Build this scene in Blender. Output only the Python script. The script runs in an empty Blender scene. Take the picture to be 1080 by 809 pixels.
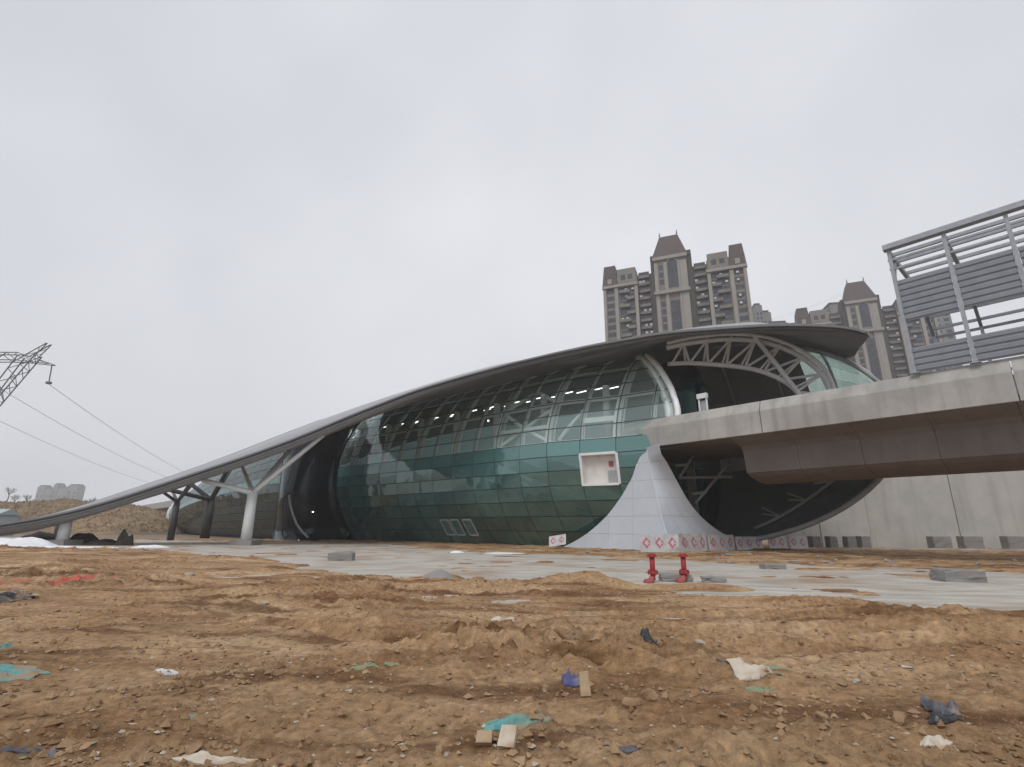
import bpy, bmesh, math, random
import numpy as np
from mathutils import Vector, Matrix
random.seed(7); rng = np.random.default_rng(7)
R = math.radians
scene = bpy.context.scene
COL = scene.collection

# ------------------------------------------------------------------ camera
EYE = np.array([0., 0., 1.65]); PITCH, ROLL, FPX = R(15.9), R(.5), 540.
_F = np.array([0, math.cos(PITCH), math.sin(PITCH)]); _U0 = np.array([0, -math.sin(PITCH), math.cos(PITCH)]); _R0 = np.array([1., 0, 0])
_R = _R0*math.cos(ROLL)+_U0*math.sin(ROLL); _U = _U0*math.cos(ROLL)-_R0*math.sin(ROLL)
cd = bpy.data.cameras.new('camera'); cam = bpy.data.objects.new('camera', cd); COL.objects.link(cam)
cd.sensor_width = 36; cd.lens = 18.0; cd.clip_start = .05; cd.clip_end = 20000
m = Matrix(((_R[0], _U[0], -_F[0], EYE[0]), (_R[1], _U[1], -_F[1], EYE[1]), (_R[2], _U[2], -_F[2], EYE[2]), (0, 0, 0, 1)))
cam.matrix_world = m
scene.camera = cam

# ------------------------------------------------------------------ world, sun, exposure
w = bpy.data.worlds.new('World'); scene.world = w; w.use_nodes = True
nt = w.node_tree; nt.nodes.clear()
sky = nt.nodes.new('ShaderNodeTexSky'); sky.sky_type = 'NISHITA'; sky.sun_disc = False
SUN_EL, SUN_AZ = R(52), R(200)      # high, behind and to the left of the camera
sky.sun_elevation = SUN_EL; sky.sun_rotation = SUN_AZ; sky.air_density = 2.0; sky.dust_density = 6.0; sky.ozone_density = 1.0
hs = nt.nodes.new('ShaderNodeHueSaturation'); hs.inputs['Saturation'].default_value = .12
mul = nt.nodes.new('ShaderNodeVectorMath'); mul.operation = 'SCALE'; mul.inputs['Scale'].default_value = .7
tc = nt.nodes.new('ShaderNodeTexCoord')
nz = nt.nodes.new('ShaderNodeTexNoise'); nz.inputs['Scale'].default_value = 1.25; nz.inputs['Detail'].default_value = 3; nz.inputs['Roughness'].default_value = .55
rp = nt.nodes.new('ShaderNodeValToRGB')
rp.color_ramp.elements[0].position = .33; rp.color_ramp.elements[0].color = (5.75, 5.93, 6.4, 1)
rp.color_ramp.elements[1].position = .68; rp.color_ramp.elements[1].color = (7.25, 7.4, 7.8, 1)
mx = nt.nodes.new('ShaderNodeMixRGB'); mx.inputs['Fac'].default_value = .9     # closed cloud deck in front of the clear-sky model
bg = nt.nodes.new('ShaderNodeBackground'); bg.inputs['Strength'].default_value = .1
wo = nt.nodes.new('ShaderNodeOutputWorld')
L = nt.links.new
L(sky.outputs['Color'], hs.inputs['Color']); L(hs.outputs['Color'], mul.inputs[0])
L(tc.outputs['Generated'], nz.inputs['Vector']); L(nz.outputs['Fac'], rp.inputs['Fac'])
L(mul.outputs['Vector'], mx.inputs['Color1']); L(rp.outputs['Color'], mx.inputs['Color2'])
L(mx.outputs['Color'], bg.inputs['Color']); L(bg.outputs['Background'], wo.inputs['Surface'])
sd = bpy.data.lights.new('sun', 'SUN'); sd.energy = 1.2; sd.angle = R(22); sd.color = (1, .97, .93)
sun = bpy.data.objects.new('sun', sd); COL.objects.link(sun)
sdir = Vector((math.sin(SUN_AZ)*math.cos(SUN_EL), math.cos(SUN_AZ)*math.cos(SUN_EL), math.sin(SUN_EL)))
sun.rotation_euler = sdir.to_track_quat('Z', 'Y').to_euler(); sun.location = sdir*300
scene.view_settings.view_transform = 'Standard'; scene.view_settings.look = 'None'
scene.view_settings.exposure = 0.25; scene.view_settings.gamma = 1.0; scene.view_settings.use_curve_mapping = False
scene.cycles.max_bounces = 10; scene.cycles.transparent_max_bounces = 24; scene.cycles.volume_bounces = 1
scene.cycles.use_denoising = True

# ------------------------------------------------------------------ pixel -> position helpers (1080 x 809 photograph)
def ray(x, y): return _F+_R*(x-540)/FPX+_U*(404.5-y)/FPX
def atz(x, y, z):
    d = ray(x, y); return EYE+d*(z-EYE[2])/d[2]
def atY(x, y, Y):
    d = ray(x, y); return EYE+d*(Y/d[1])
def atplane(x, y, p, n):
    d = ray(x, y); return EYE+d*(np.dot(p-EYE, n)/np.dot(d, n))
def proj(p):
    q = np.asarray(p, float)-EYE; return 540+FPX*(q@_R)/(q@_F), 404.5-FPX*(q@_U)/(q@_F)
AZ = R(42.4)
A = np.array([-math.sin(AZ), math.cos(AZ), 0]); N = np.array([math.cos(AZ), math.sin(AZ), 0]); O = np.array([10.68, 44.49, 0])
Zv = np.array([0, 0, 1.])
def W(u, v, z=0): return O+A*u+N*v+Zv*z       # station frame: u along the track, v across it
def uvz(p): q = np.asarray(p)-O; return q@A, q@N, p[2]
def pchip(xs, ys):
    xs = np.array(xs, float); ys = np.array(ys, float); h = np.diff(xs); d = np.diff(ys)/h
    mm = np.zeros(len(xs)); mm[0] = d[0]; mm[-1] = d[-1]
    for i in range(1, len(xs)-1):
        if d[i-1]*d[i] > 0:
            w1 = 2*h[i]+h[i-1]; w2 = h[i]+2*h[i-1]; mm[i] = (w1+w2)/(w1/d[i-1]+w2/d[i])
    def f(x):
        x = np.clip(np.asarray(x, float), xs[0], xs[-1]); i = np.clip(np.searchsorted(xs, x)-1, 0, len(h)-1)
        t = (x-xs[i])/h[i]
        return (2*t**3-3*t**2+1)*ys[i]+(t**3-2*t**2+t)*h[i]*mm[i]+(-2*t**3+3*t**2)*ys[i+1]+(t**3-t**2)*h[i]*mm[i+1]
    return f

# ------------------------------------------------------------------ materials
def nodes(name):
    mt = bpy.data.materials.new(name); mt.use_nodes = True; t = mt.node_tree
    b = t.nodes['Principled BSDF']; return mt, t, b
def mat(name, c1, c2=None, rough=.7, scale=2., detail=6, stretch=(1, 1, 1), metal=0., bump=0., bscale=None, spec=.5, lo=.35, hi=.65, emit=0, c3=None, s3=.2, t3=.55):
    mt, t, b = nodes(name)
    b.inputs['Roughness'].default_value = rough; b.inputs['Metallic'].default_value = metal; b.inputs['Specular IOR Level'].default_value = spec
    b.inputs['Base Color'].default_value = (*c1, 1)
    if emit:
        b.inputs['Emission Color'].default_value = (*c1, 1); b.inputs['Emission Strength'].default_value = emit
    if c2 is None and not bump: return mt
    tcn = t.nodes.new('ShaderNodeTexCoord'); mp = t.nodes.new('ShaderNodeMapping'); mp.inputs['Scale'].default_value = stretch
    t.links.new(tcn.outputs['Object'], mp.inputs['Vector'])
    n = t.nodes.new('ShaderNodeTexNoise'); n.inputs['Scale'].default_value = scale; n.inputs['Detail'].default_value = detail; n.inputs['Roughness'].default_value = .6
    t.links.new(mp.outputs['Vector'], n.inputs['Vector'])
    if c2 is not None:
        r = t.nodes.new('ShaderNodeValToRGB'); r.color_ramp.elements[0].position = lo; r.color_ramp.elements[1].position = hi
        r.color_ramp.elements[0].color = (*c1, 1); r.color_ramp.elements[1].color = (*c2, 1)
        t.links.new(n.outputs['Fac'], r.inputs['Fac']); out = r.outputs['Color']
        if c3 is not None:
            n3 = t.nodes.new('ShaderNodeTexNoise'); n3.inputs['Scale'].default_value = s3; n3.inputs['Detail'].default_value = 4
            t.links.new(tcn.outputs['Object'], n3.inputs['Vector'])
            r3 = t.nodes.new('ShaderNodeValToRGB'); r3.color_ramp.elements[0].position = t3-.12; r3.color_ramp.elements[1].position = t3+.12
            r3.color_ramp.elements[0].color = (0, 0, 0, 1); r3.color_ramp.elements[1].color = (1, 1, 1, 1)
            t.links.new(n3.outputs['Fac'], r3.inputs['Fac'])
            x = t.nodes.new('ShaderNodeMixRGB'); x.inputs['Color2'].default_value = (*c3, 1)
            t.links.new(r3.outputs['Color'], x.inputs['Fac']); t.links.new(out, x.inputs['Color1']); out = x.outputs['Color']
        t.links.new(out, b.inputs['Base Color'])
    if bump:
        nb = t.nodes.new('ShaderNodeTexNoise'); nb.inputs['Scale'].default_value = bscale or scale*6; nb.inputs['Detail'].default_value = 8; nb.inputs['Roughness'].default_value = .65
        t.links.new(mp.outputs['Vector'], nb.inputs['Vector'])
        bp = t.nodes.new('ShaderNodeBump'); bp.inputs['Strength'].default_value = bump; bp.inputs['Distance'].default_value = .05
        t.links.new(nb.outputs['Fac'], bp.inputs['Height']); t.links.new(bp.outputs['Normal'], b.inputs['Normal'])
    return mt
def glass(name, tint, solid, solid_col, rough=.03, refl=.045, milky=False):
    """coated facade glass: tinted see-through + body colour + Fresnel mirror"""
    mt = bpy.data.materials.new(name); mt.use_nodes = True; t = mt.node_tree; t.nodes.clear()
    o = t.nodes.new('ShaderNodeOutputMaterial'); tr = t.nodes.new('ShaderNodeBsdfTransparent'); tr.inputs['Color'].default_value = (*tint, 1)
    df = t.nodes.new('ShaderNodeBsdfTranslucent' if milky else 'ShaderNodeBsdfDiffuse'); gl = t.nodes.new('ShaderNodeBsdfGlossy'); gl.inputs['Roughness'].default_value = rough
    oi = t.nodes.new('ShaderNodeObjectInfo'); hv = t.nodes.new('ShaderNodeHueSaturation'); hv.inputs['Color'].default_value = (*solid_col, 1)
    mr = t.nodes.new('ShaderNodeMapRange'); mr.inputs['To Min'].default_value = .7; mr.inputs['To Max'].default_value = 1.25
    t.links.new(oi.outputs['Random'], mr.inputs['Value']); t.links.new(mr.outputs['Result'], hv.inputs['Value']); t.links.new(hv.outputs['Color'], df.inputs['Color'])
    m1 = t.nodes.new('ShaderNodeMixShader'); m1.inputs['Fac'].default_value = solid
    m2 = t.nodes.new('ShaderNodeMixShader'); lw = t.nodes.new('ShaderNodeLayerWeight'); lw.inputs['Blend'].default_value = .5; pw = t.nodes.new('ShaderNodeMath'); pw.operation = 'POWER'; pw.inputs[1].default_value = 4.0; fr = t.nodes.new('ShaderNodeMath'); fr.operation = 'MULTIPLY_ADD'; fr.inputs[1].default_value = .55; fr.inputs[2].default_value = refl; t.links.new(lw.outputs['Facing'], pw.inputs[0]); t.links.new(pw.outputs[0], fr.inputs[0])
    tcn = t.nodes.new('ShaderNodeTexCoord'); n = t.nodes.new('ShaderNodeTexNoise'); n.inputs['Scale'].default_value = .35; n.inputs['Detail'].default_value = 2
    bp = t.nodes.new('ShaderNodeBump'); bp.inputs['Strength'].default_value = .12; bp.inputs['Distance'].default_value = .2
    t.links.new(tcn.outputs['Object'], n.inputs['Vector']); t.links.new(n.outputs['Fac'], bp.inputs['Height']); t.links.new(bp.outputs['Normal'], gl.inputs['Normal'])
    gl.inputs['Color'].default_value = (.86, .95, .94, 1)
    t.links.new(tr.outputs['BSDF'], m1.inputs[1]); t.links.new(df.outputs['BSDF'], m1.inputs[2])
    t.links.new(fr.outputs[0], m2.inputs['Fac']); t.links.new(m1.outputs['Shader'], m2.inputs[1]); t.links.new(gl.outputs['BSDF'], m2.inputs[2])
    t.links.new(m2.outputs['Shader'], o.inputs['Surface'])
    return mt
M = {}
M['steel'] = mat('white_painted_steel', (.74, .76, .77), (.66, .68, .69), rough=.45, scale=1.5)
M['steel_bright'] = mat('bright_white_steel', (.86, .87, .88), (.80, .81, .82), rough=.4, scale=1.5)
M['steel_grey'] = mat('grey_painted_steel', (.40, .41, .43), (.33, .34, .36), rough=.5, scale=1.2)
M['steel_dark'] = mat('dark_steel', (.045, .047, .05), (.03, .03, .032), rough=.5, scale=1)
M['galv'] = mat('galvanised_steel', (.36, .38, .41), (.28, .30, .33), rough=.45, scale=3, metal=.3)
M['roof_top'] = mat('grey_metal_roof', (.30, .305, .315), (.26, .265, .275), rough=.35, scale=.4, metal=.2)
M['roof_edge'] = mat('roof_edge_cladding', (.135, .135, .142), (.11, .11, .117), rough=.4, scale=.5, metal=.2)
M['roof_lip'] = mat('roof_edge_lip', (.24, .245, .255), (.20, .205, .215), rough=.4, scale=.6)
M['roof_under'] = mat('roof_soffit', (.27, .265, .27), (.22, .215, .22), rough=.6, scale=.3)
M['fin'] = mat('silver_cladding', (.55, .59, .65), (.50, .54, .60), rough=.4, scale=.7)
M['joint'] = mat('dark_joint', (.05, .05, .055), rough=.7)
M['glass_up'] = glass('clear_teal_glass', (.92, .96, .95), .13, (.46, .56, .54), refl=.07)
M['glass_band'] = glass('light_teal_glass', (.5, .72, .7), .55, (.15, .33, .33), refl=.10)
M['glass_low'] = glass('dark_teal_glass', (.58, .76, .74), .5, (.095, .215, .21), refl=.12)
M['glass_mid'] = glass('mid_teal_glass', (.55, .75, .74), .52, (.115, .265, .265), refl=.12)
M['glass_dim'] = glass('dim_grey_glass', (.45, .52, .51), .5, (.05, .062, .062), refl=.06)
M['shade_black'] = glass('canopy_shade_black', (.02, .02, .02), .9, (.012, .013, .017), refl=.03)  # near-black colour standing in for the shade under the canopy
M['glass_dome'] = glass('pale_green_glass', (.90, .96, .93), .42, (.66, .80, .74), refl=.10, milky=True)
M['clad_dark'] = mat('dark_shell_lining', (.13, .138, .134), (.10, .107, .104), rough=.4, scale=.5)
M['inner'] = mat('dim_interior', (.40, .41, .41), (.33, .34, .34), rough=.8, scale=.5)
M['floor_in'] = mat('station_floor', (.26, .26, .25), rough=.6)
M['white_room'] = mat('white_room_paint', (.74, .71, .68), (.62, .60, .57), rough=.8, scale=1)
M['lamp'] = mat('lamp_tube', (1, .97, .92), emit=3.5)
M['paper'] = mat('white_board', (.60, .59, .61), (.47, .46, .47), rough=.7, scale=2, c3=(.36, .31, .27), s3=1.2, t3=.62)
M['red_print'] = mat('red_print', (.52, .20, .24), (.44, .13, .17), rough=.6, scale=6)
M['red_paint'] = mat('red_pipe_paint', (.40, .03, .04), (.27, .03, .03), rough=.7, scale=6, bump=.1)
M['red_rust'] = mat('red_dusty_paint', (.40, .10, .09), (.30, .07, .06), rough=.7, scale=5)
M['snow'] = mat('snow', (.78, .80, .83), (.66, .67, .69), rough=.8, scale=1, bump=.4, bscale=4)
M['black_soil'] = mat('black_soil', (.022, .018, .016), (.045, .036, .03), rough=.95, scale=3, bump=.8, bscale=6)

def concrete(name, c1, c2, c3, streak=True):
    mt, t, b = nodes(name); b.inputs['Roughness'].default_value = .85; b.inputs['Specular IOR Level'].default_value = .25
    tcn = t.nodes.new('ShaderNodeTexCoord')
    n1 = t.nodes.new('ShaderNodeTexNoise'); n1.inputs['Scale'].default_value = .45; n1.inputs['Detail'].default_value = 7; n1.inputs['Roughness'].default_value = .6
    t.links.new(tcn.outputs['Object'], n1.inputs['Vector'])
    r1 = t.nodes.new('ShaderNodeValToRGB'); r1.color_ramp.elements[0].position = .36; r1.color_ramp.elements[1].position = .64
    r1.color_ramp.elements[0].color = (*c1, 1); r1.color_ramp.elements[1].color = (*c2, 1); t.links.new(n1.outputs['Fac'], r1.inputs['Fac'])
    mp = t.nodes.new('ShaderNodeMapping'); mp.inputs['Scale'].default_value = (1.3, 1.3, .09) if streak else (.5, .5, .5)
    t.links.new(tcn.outputs['Object'], mp.inputs['Vector'])
    n2 = t.nodes.new('ShaderNodeTexNoise'); n2.inputs['Scale'].default_value = 1.0; n2.inputs['Detail'].default_value = 5
    t.links.new(mp.outputs['Vector'], n2.inputs['Vector'])
    r2 = t.nodes.new('ShaderNodeValToRGB'); r2.color_ramp.elements[0].position = .5; r2.color_ramp.elements[1].position = .78
    r2.color_ramp.elements[0].color = (0, 0, 0, 1); r2.color_ramp.elements[1].color = (.75, .75, .75, 1); t.links.new(n2.outputs['Fac'], r2.inputs['Fac'])
    x = t.nodes.new('ShaderNodeMixRGB'); x.inputs['Color2'].default_value = (*c3, 1)
    t.links.new(r2.outputs['Color'], x.inputs['Fac']); t.links.new(r1.outputs['Color'], x.inputs['Color1']); t.links.new(x.outputs['Color'], b.inputs['Base Color'])
    n3 = t.nodes.new('ShaderNodeTexNoise'); n3.inputs['Scale'].default_value = 7; n3.inputs['Detail'].default_value = 8
    t.links.new(tcn.outputs['Object'], n3.inputs['Vector']); bp = t.nodes.new('ShaderNodeBump'); bp.inputs['Strength'].default_value = .25; bp.inputs['Distance'].default_value = .03
    t.links.new(n3.outputs['Fac'], bp.inputs['Height']); t.links.new(bp.outputs['Normal'], b.inputs['Normal'])
    return mt
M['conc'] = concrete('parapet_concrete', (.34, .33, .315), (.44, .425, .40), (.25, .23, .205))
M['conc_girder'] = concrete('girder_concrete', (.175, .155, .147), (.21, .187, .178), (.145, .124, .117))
def stain(mt, at, rad, col):
    t = mt.node_tree; b = t.nodes['Principled BSDF']; src = b.inputs['Base Color'].links[0].from_socket
    geo = t.nodes.new('ShaderNodeNewGeometry'); d = t.nodes.new('ShaderNodeVectorMath'); d.operation = 'DISTANCE'; d.inputs[1].default_value = tuple(at)
    n = t.nodes.new('ShaderNodeTexNoise'); n.inputs['Scale'].default_value = 1.4; n.inputs['Detail'].default_value = 5; t.links.new(geo.outputs['Position'], n.inputs['Vector'])
    ad = t.nodes.new('ShaderNodeMath'); ad.operation = 'MULTIPLY_ADD'; ad.inputs[1].default_value = rad*1.2; t.links.new(n.outputs['Fac'], ad.inputs[0]); t.links.new(d.outputs['Value'], ad.inputs[2])
    r = t.nodes.new('ShaderNodeMapRange'); r.inputs['From Min'].default_value = rad*1.7; r.inputs['From Max'].default_value = rad*.7; r.inputs['To Max'].default_value = .7; t.links.new(ad.outputs[0], r.inputs['Value'])
    x = t.nodes.new('ShaderNodeMixRGB'); x.inputs['Color2'].default_value = (*col, 1); t.links.new(r.outputs['Result'], x.inputs['Fac']); t.links.new(src, x.inputs['Color1']); t.links.new(x.outputs['Color'], b.inputs['Base Color'])
stain(M['conc_girder'], W(-9.2, 2.0, 8.0), 1.5, (.16, .035, .03))
M['conc_wall'] = concrete('wall_concrete', (.40, .395, .375), (.47, .46, .435), (.33, .315, .29))
M['conc_block'] = concrete('block_concrete', (.22, .215, .205), (.29, .28, .27), (.15, .14, .13), False)
M['conc_road'] = mat('site_road_concrete', (.34, .315, .28), (.50, .47, .425), rough=.9, scale=1.1, detail=12, stretch=(.4, 1.6, 1), bump=.6, bscale=7, c3=(.31, .225, .15), s3=.3, t3=.6, spec=.2, lo=.38, hi=.6)

# ------------------------------------------------------------------ mesh helpers
class MB:
    def __init__(s): s.v = []; s.f = []
    def add(s, vs, fs):
        k = len(s.v); s.v += [tuple(map(float, p)) for p in vs]; s.f += [tuple(i+k for i in f) for f in fs]; return s
    def hexa(s, p):      # 8 corners: bottom ring 0-3, top ring 4-7
        return s.add(p, [(3, 2, 1, 0), (4, 5, 6, 7), (0, 1, 5, 4), (1, 2, 6, 5), (2, 3, 7, 6), (3, 0, 4, 7)])
    def box(s, c, sx, sy, sz, ax=(1, 0, 0), ay=(0, 1, 0)):     # centre of the base
        c = np.array(c, float); ax = np.array(ax, float)*sx/2; ay = np.array(ay, float)*sy/2; t = np.array([0, 0, sz])
        q = [c-ax-ay, c+ax-ay, c+ax+ay, c-ax+ay]; return s.hexa(q+[p+t for p in q])
    def beam(s, p0, p1, wd, hg, up=(0, 0, 1)):
        p0 = np.array(p0, float); p1 = np.array(p1, float); d = p1-p0; d /= np.linalg.norm(d)+1e-9
        up = np.array(up, float)
        if abs(d@up) > .98: up = np.array([1., 0, 0])
        x = np.cross(d, up); x /= np.linalg.norm(x); y = np.cross(x, d)
        q = [-x*wd/2-y*hg/2, x*wd/2-y*hg/2, x*wd/2+y*hg/2, -x*wd/2+y*hg/2]
        return s.hexa([p0+k for k in q]+[p1+k for k in q])
    def tube(s, path, r, n=8, r1=None):
        path = [np.array(p, float) for p in path]; k = len(s.v); m_ = len(path)
        for i, p in enumerate(path):
            d = path[min(i+1, m_-1)]-path[max(i-1, 0)]; d /= np.linalg.norm(d)+1e-9
            up = np.array([0, 0, 1.]) if abs(d[2]) < .9 else np.array([1., 0, 0])
            x = np.cross(d, up); x /= np.linalg.norm(x); y = np.cross(x, d)
            rr = r if r1 is None else r+(r1-r)*i/(m_-1)
            for j in range(n):
                a = 2*math.pi*j/n; s.v.append(tuple(p+(x*math.cos(a)+y*math.sin(a))*rr))
        for i in range(m_-1):
            for j in range(n):
                s.f.append((k+i*n+j, k+i*n+(j+1) % n, k+(i+1)*n+(j+1) % n, k+(i+1)*n+j))
        s.f.append(tuple(k+j for j in range(n))[::-1]); s.f.append(tuple(k+(m_-1)*n+j for j in range(n)))
        return s
    def lathe(s, c, prof, n=16):     # prof: (r, z) upwards
        k = len(s.v)
        for r_, z_ in prof:
            for j in range(n):
                a = 2*math.pi*j/n; s.v.append((c[0]+r_*math.cos(a), c[1]+r_*math.sin(a), c[2]+z_))
        for i in range(len(prof)-1):
            for j in range(n): s.f.append((k+i*n+j, k+i*n+(j+1) % n, k+(i+1)*n+(j+1) % n, k+(i+1)*n+j))
        s.f.append(tuple(k+j for j in range(n))[::-1]); s.f.append(tuple(k+(len(prof)-1)*n+j for j in range(n)))
        return s
    def grid(s, P, flip=False):       # P[i][j] -> point
        k = len(s.v); a, b = len(P), len(P[0])
        for row in P:
            for p in row: s.v.append(tuple(map(float, p)))
        for i in range(a-1):
            for j in range(b-1):
                f = (k+i*b+j, k+i*b+j+1, k+(i+1)*b+j+1, k+(i+1)*b+j); s.f.append(f[::-1] if flip else f)
        return s
    def sheet(s, P, off):             # grid given thickness by the offset vectors off[i][j]
        P = np.array(P, float); off = np.array(off, float); Q = P+off; a, b = P.shape[:2]
        s.grid(P); s.grid(Q, True)
        k = len(s.v)-2*a*b
        loop = [(i, 0) for i in range(a)]+[(a-1, j) for j in range(1, b)]+[(i, b-1) for i in range(a-2, -1, -1)]+[(0, j) for j in range(b-2, 0, -1)]
        for (i, j), (i2, j2) in zip(loop, loop[1:]+loop[:1]):
            p, q = k+i*b+j, k+i2*b+j2; s.f.append((q, p, p+a*b, q+a*b))
        return s
ORG = {}
def new(name, data=None):
    o = bpy.data.objects.new(name, data); COL.objects.link(o); return o
def tag(o, label=None, cat=None, group=None, kind=None):
    for k, v in (('label', label), ('category', cat), ('group', group), ('kind', kind)):
        if v: o[k] = v
    return o
def empty(name, loc, label, cat, group=None, rz=0):
    o = new(name); o.location = tuple(map(float, loc)); o.rotation_euler = (0, 0, rz); o.empty_display_size = .5
    ORG[o.name] = np.array(loc, float); return tag(o, label, cat, group)
def obj(name, mb, mt, parent=None, smooth=False, local=False):
    """one mesh object; its vertices are given in the scene frame unless local"""
    V = np.array(mb.v, float)
    base = np.zeros(3)
    if not local:
        if parent is not None: base = ORG[parent.name]
        else: base = np.array([V[:, 0].mean(), V[:, 1].mean(), V[:, 2].min()])
    V = V-base
    me = bpy.data.meshes.new(name); me.from_pydata(V.tolist(), [], mb.f); me.update()
    if smooth: me.polygons.foreach_set('use_smooth', [True]*len(me.polygons))
    me.materials.append(M[mt] if isinstance(mt, str) else mt)
    o = new(name, me)
    if parent is not None: o.parent = parent; ORG[o.name] = base.copy()
    else: o.location = base.tolist(); ORG[o.name] = base.copy()
    return o
def noise2(x, y, seed=0):
    xi = np.floor(x).astype(np.int64); yi = np.floor(y).astype(np.int64); fx = x-xi; fy = y-yi
    fx = fx*fx*(3-2*fx); fy = fy*fy*(3-2*fy)
    def hsh(a, b):
        n = (a*374761393+b*668265263+seed*974634551) & 0xffffffff
        n = ((n ^ (n >> 13))*1274126177) & 0xffffffff
        return ((n ^ (n >> 16)) & 0xffff)/65535.
    return (hsh(xi, yi)*(1-fx)+hsh(xi+1, yi)*fx)*(1-fy)+(hsh(xi, yi+1)*(1-fx)+hsh(xi+1, yi+1)*fx)*fy
def fbm(x, y, oct=4, seed=0, gain=.5):
    s = 0; a = 1; t = 0
    for i in range(oct):
        s = s+a*(noise2(x*2**i+17.3*i, y*2**i-9.1*i, seed+i)-.5); t += a; a *= gain
    return s/t*2

# ================================================================== GROUND
yb_f = pchip([-90, -45, -26, -12.4, -8, -3.3, 2, 6.5, 12.6, 30, 90], [46, 42, 38, 29, 23.5, 19, 17.6, 14.4, 13.0, 12.0, 11])
yf_f = pchip([-90, -45, -15, -5, 3, 8, 16, 30, 90], [75, 66, 58, 43, 36.5, 32.5, 26, 22, 20])
def ground_h(x, y):
    x = np.asarray(x, float); y = np.asarray(y, float)
    wob = fbm(x*.35, y*.35, 3, 5)*1.4+fbm(x*1.7, y*1.7, 3, 8)*.45
    near = np.clip((yb_f(x)+wob-y)/1.6, 0, 1); far = np.clip((y-yf_f(x)-wob*1.5)/3., 0, 1)
    near = near*near*(3-2*near); far = far*far*(3-2*far)
    rough = .16+.9*np.clip(fbm(x*.25+3, y*.25, 2, 31)*2.6+.42+.14*np.tanh(x*.4)-.25*np.clip((y-8)/6, 0, 1), 0, 1.3)
    big = fbm(x*.22, y*.22, 3, 1)*.12
    mid = fbm(x*.9, y*1.6, 4, 2)*.07
    rid = (1-np.abs(fbm(x*2.1, y*2.6, 3, 3)))**3*.075
    fine = fbm(x*7, y*7, 4, 4, .7)*.085
    lump = np.clip(fbm(x*3.3, y*3.3, 3, 6)-.08, 0, 1)**1.1*.26; lump = .12*np.tanh(lump/.12)
    ph = y+.16*x+.5*fbm(x*.15, y*.15, 2, 12)
    m_r = np.clip((x-1.5)/4, 0, 1)*np.clip((y-6.3)/1.5, 0, 1)*np.clip((13.5-y)/2, 0, 1)
    rut = np.sin(ph*2*math.pi/.95)*(.6+.6*fbm(x*.5, y*1.2, 3, 14))*.11*m_r
    ph2 = y*.75-.5*x
    m_l = np.clip((-x-.2)/3, 0, 1)*np.clip((y-4)/2, 0, 1)*np.clip((24-y)/4, 0, 1)
    rut = rut+np.sin(ph2*2*math.pi/1.9+fbm(x*.2, y*.2, 2, 21)*3)*.03*m_l
    trk = np.zeros_like(x); flat_ = np.ones_like(x)
    for nx0, ny0, c0, lo_, hi_, offs in ((.13, 1., 11.3, 0, 40, (0, .5, 1.75, 2.25)), (.05, 1., 8.1, 2, 40, (0, .45, 1.6)), (-.62, .78, 13.5, -30, -1, (0, .5, 1.9, 2.4)), (.5, .86, 6.2, -6, 4, (0, .55))):
        d0 = nx0*x+ny0*y-c0+.35*fbm(x*.18, y*.18, 2, 101); fade = np.clip((x-lo_)/2.5, 0, 1)*np.clip((hi_-x)/2.5, 0, 1)*np.clip(.75+1.2*fbm(x*.3, y*.3, 2, 103), 0, 1)
        for of in offs:
            q = np.abs(d0-of)/.2; prof = -.075*np.clip(1-q**4, 0, 1)+.055*np.exp(-((q-1.45)/.4)**2)
            tread = .012*np.sign(np.sin((x*ny0-y*nx0)*2*math.pi/.16+q*1.5))*np.clip(1-q**4, 0, 1)
            trk = trk+(prof+tread)*fade; flat_ = flat_*(1-.75*fade*np.clip(1-q**4, 0, 1))
    dirt = .07+big+(mid+(rid+fine+lump)*rough)*flat_+rut+trk
    def heap(cx, cy, rx, ry, hh):
        d = ((x-cx)/rx)**2+((y-cy)/ry)**2
        return hh*np.exp(-d*1.3)*(1+.5*fbm(x*1.6, y*1.6, 3, 40))
    heaps = heap(2.2, 16.9, 1.3, .9, .42)+heap(6.0, 16.2, 1.2, .7, .24)+heap(3.9, 16.4, 1.6, .7, .16)+heap(-2.6, 18.9, .9, .5, .16)
    heaps = heaps+heap(1.9, 7.1, .8, .45, .13)+heap(4.7, 5.6, 1.0, .5, .10)+heap(2.6, 6.3, .9, .5, .08)+heap(-3.6, 9.3, 1.2, .6, .1)
    strip = .10+fbm(x*.5, y*.9, 4, 50)*.16+fbm(x*3, y*3, 3, 51)*.06
    mud = np.clip((fbm(x*.5, y*1.0, 4, 61)-.3)*.5, 0, .11)*np.clip(np.hypot(x-5.3, y-18.1)/2-1, 0, 1)
    h = -.07+mud*(1-near)*(1-far)+near*(dirt+.07)+far*(strip+.07)*(1-near)
    return h+np.clip(heaps, 0, 1)*np.where(y < 30, 1, 0)
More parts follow.
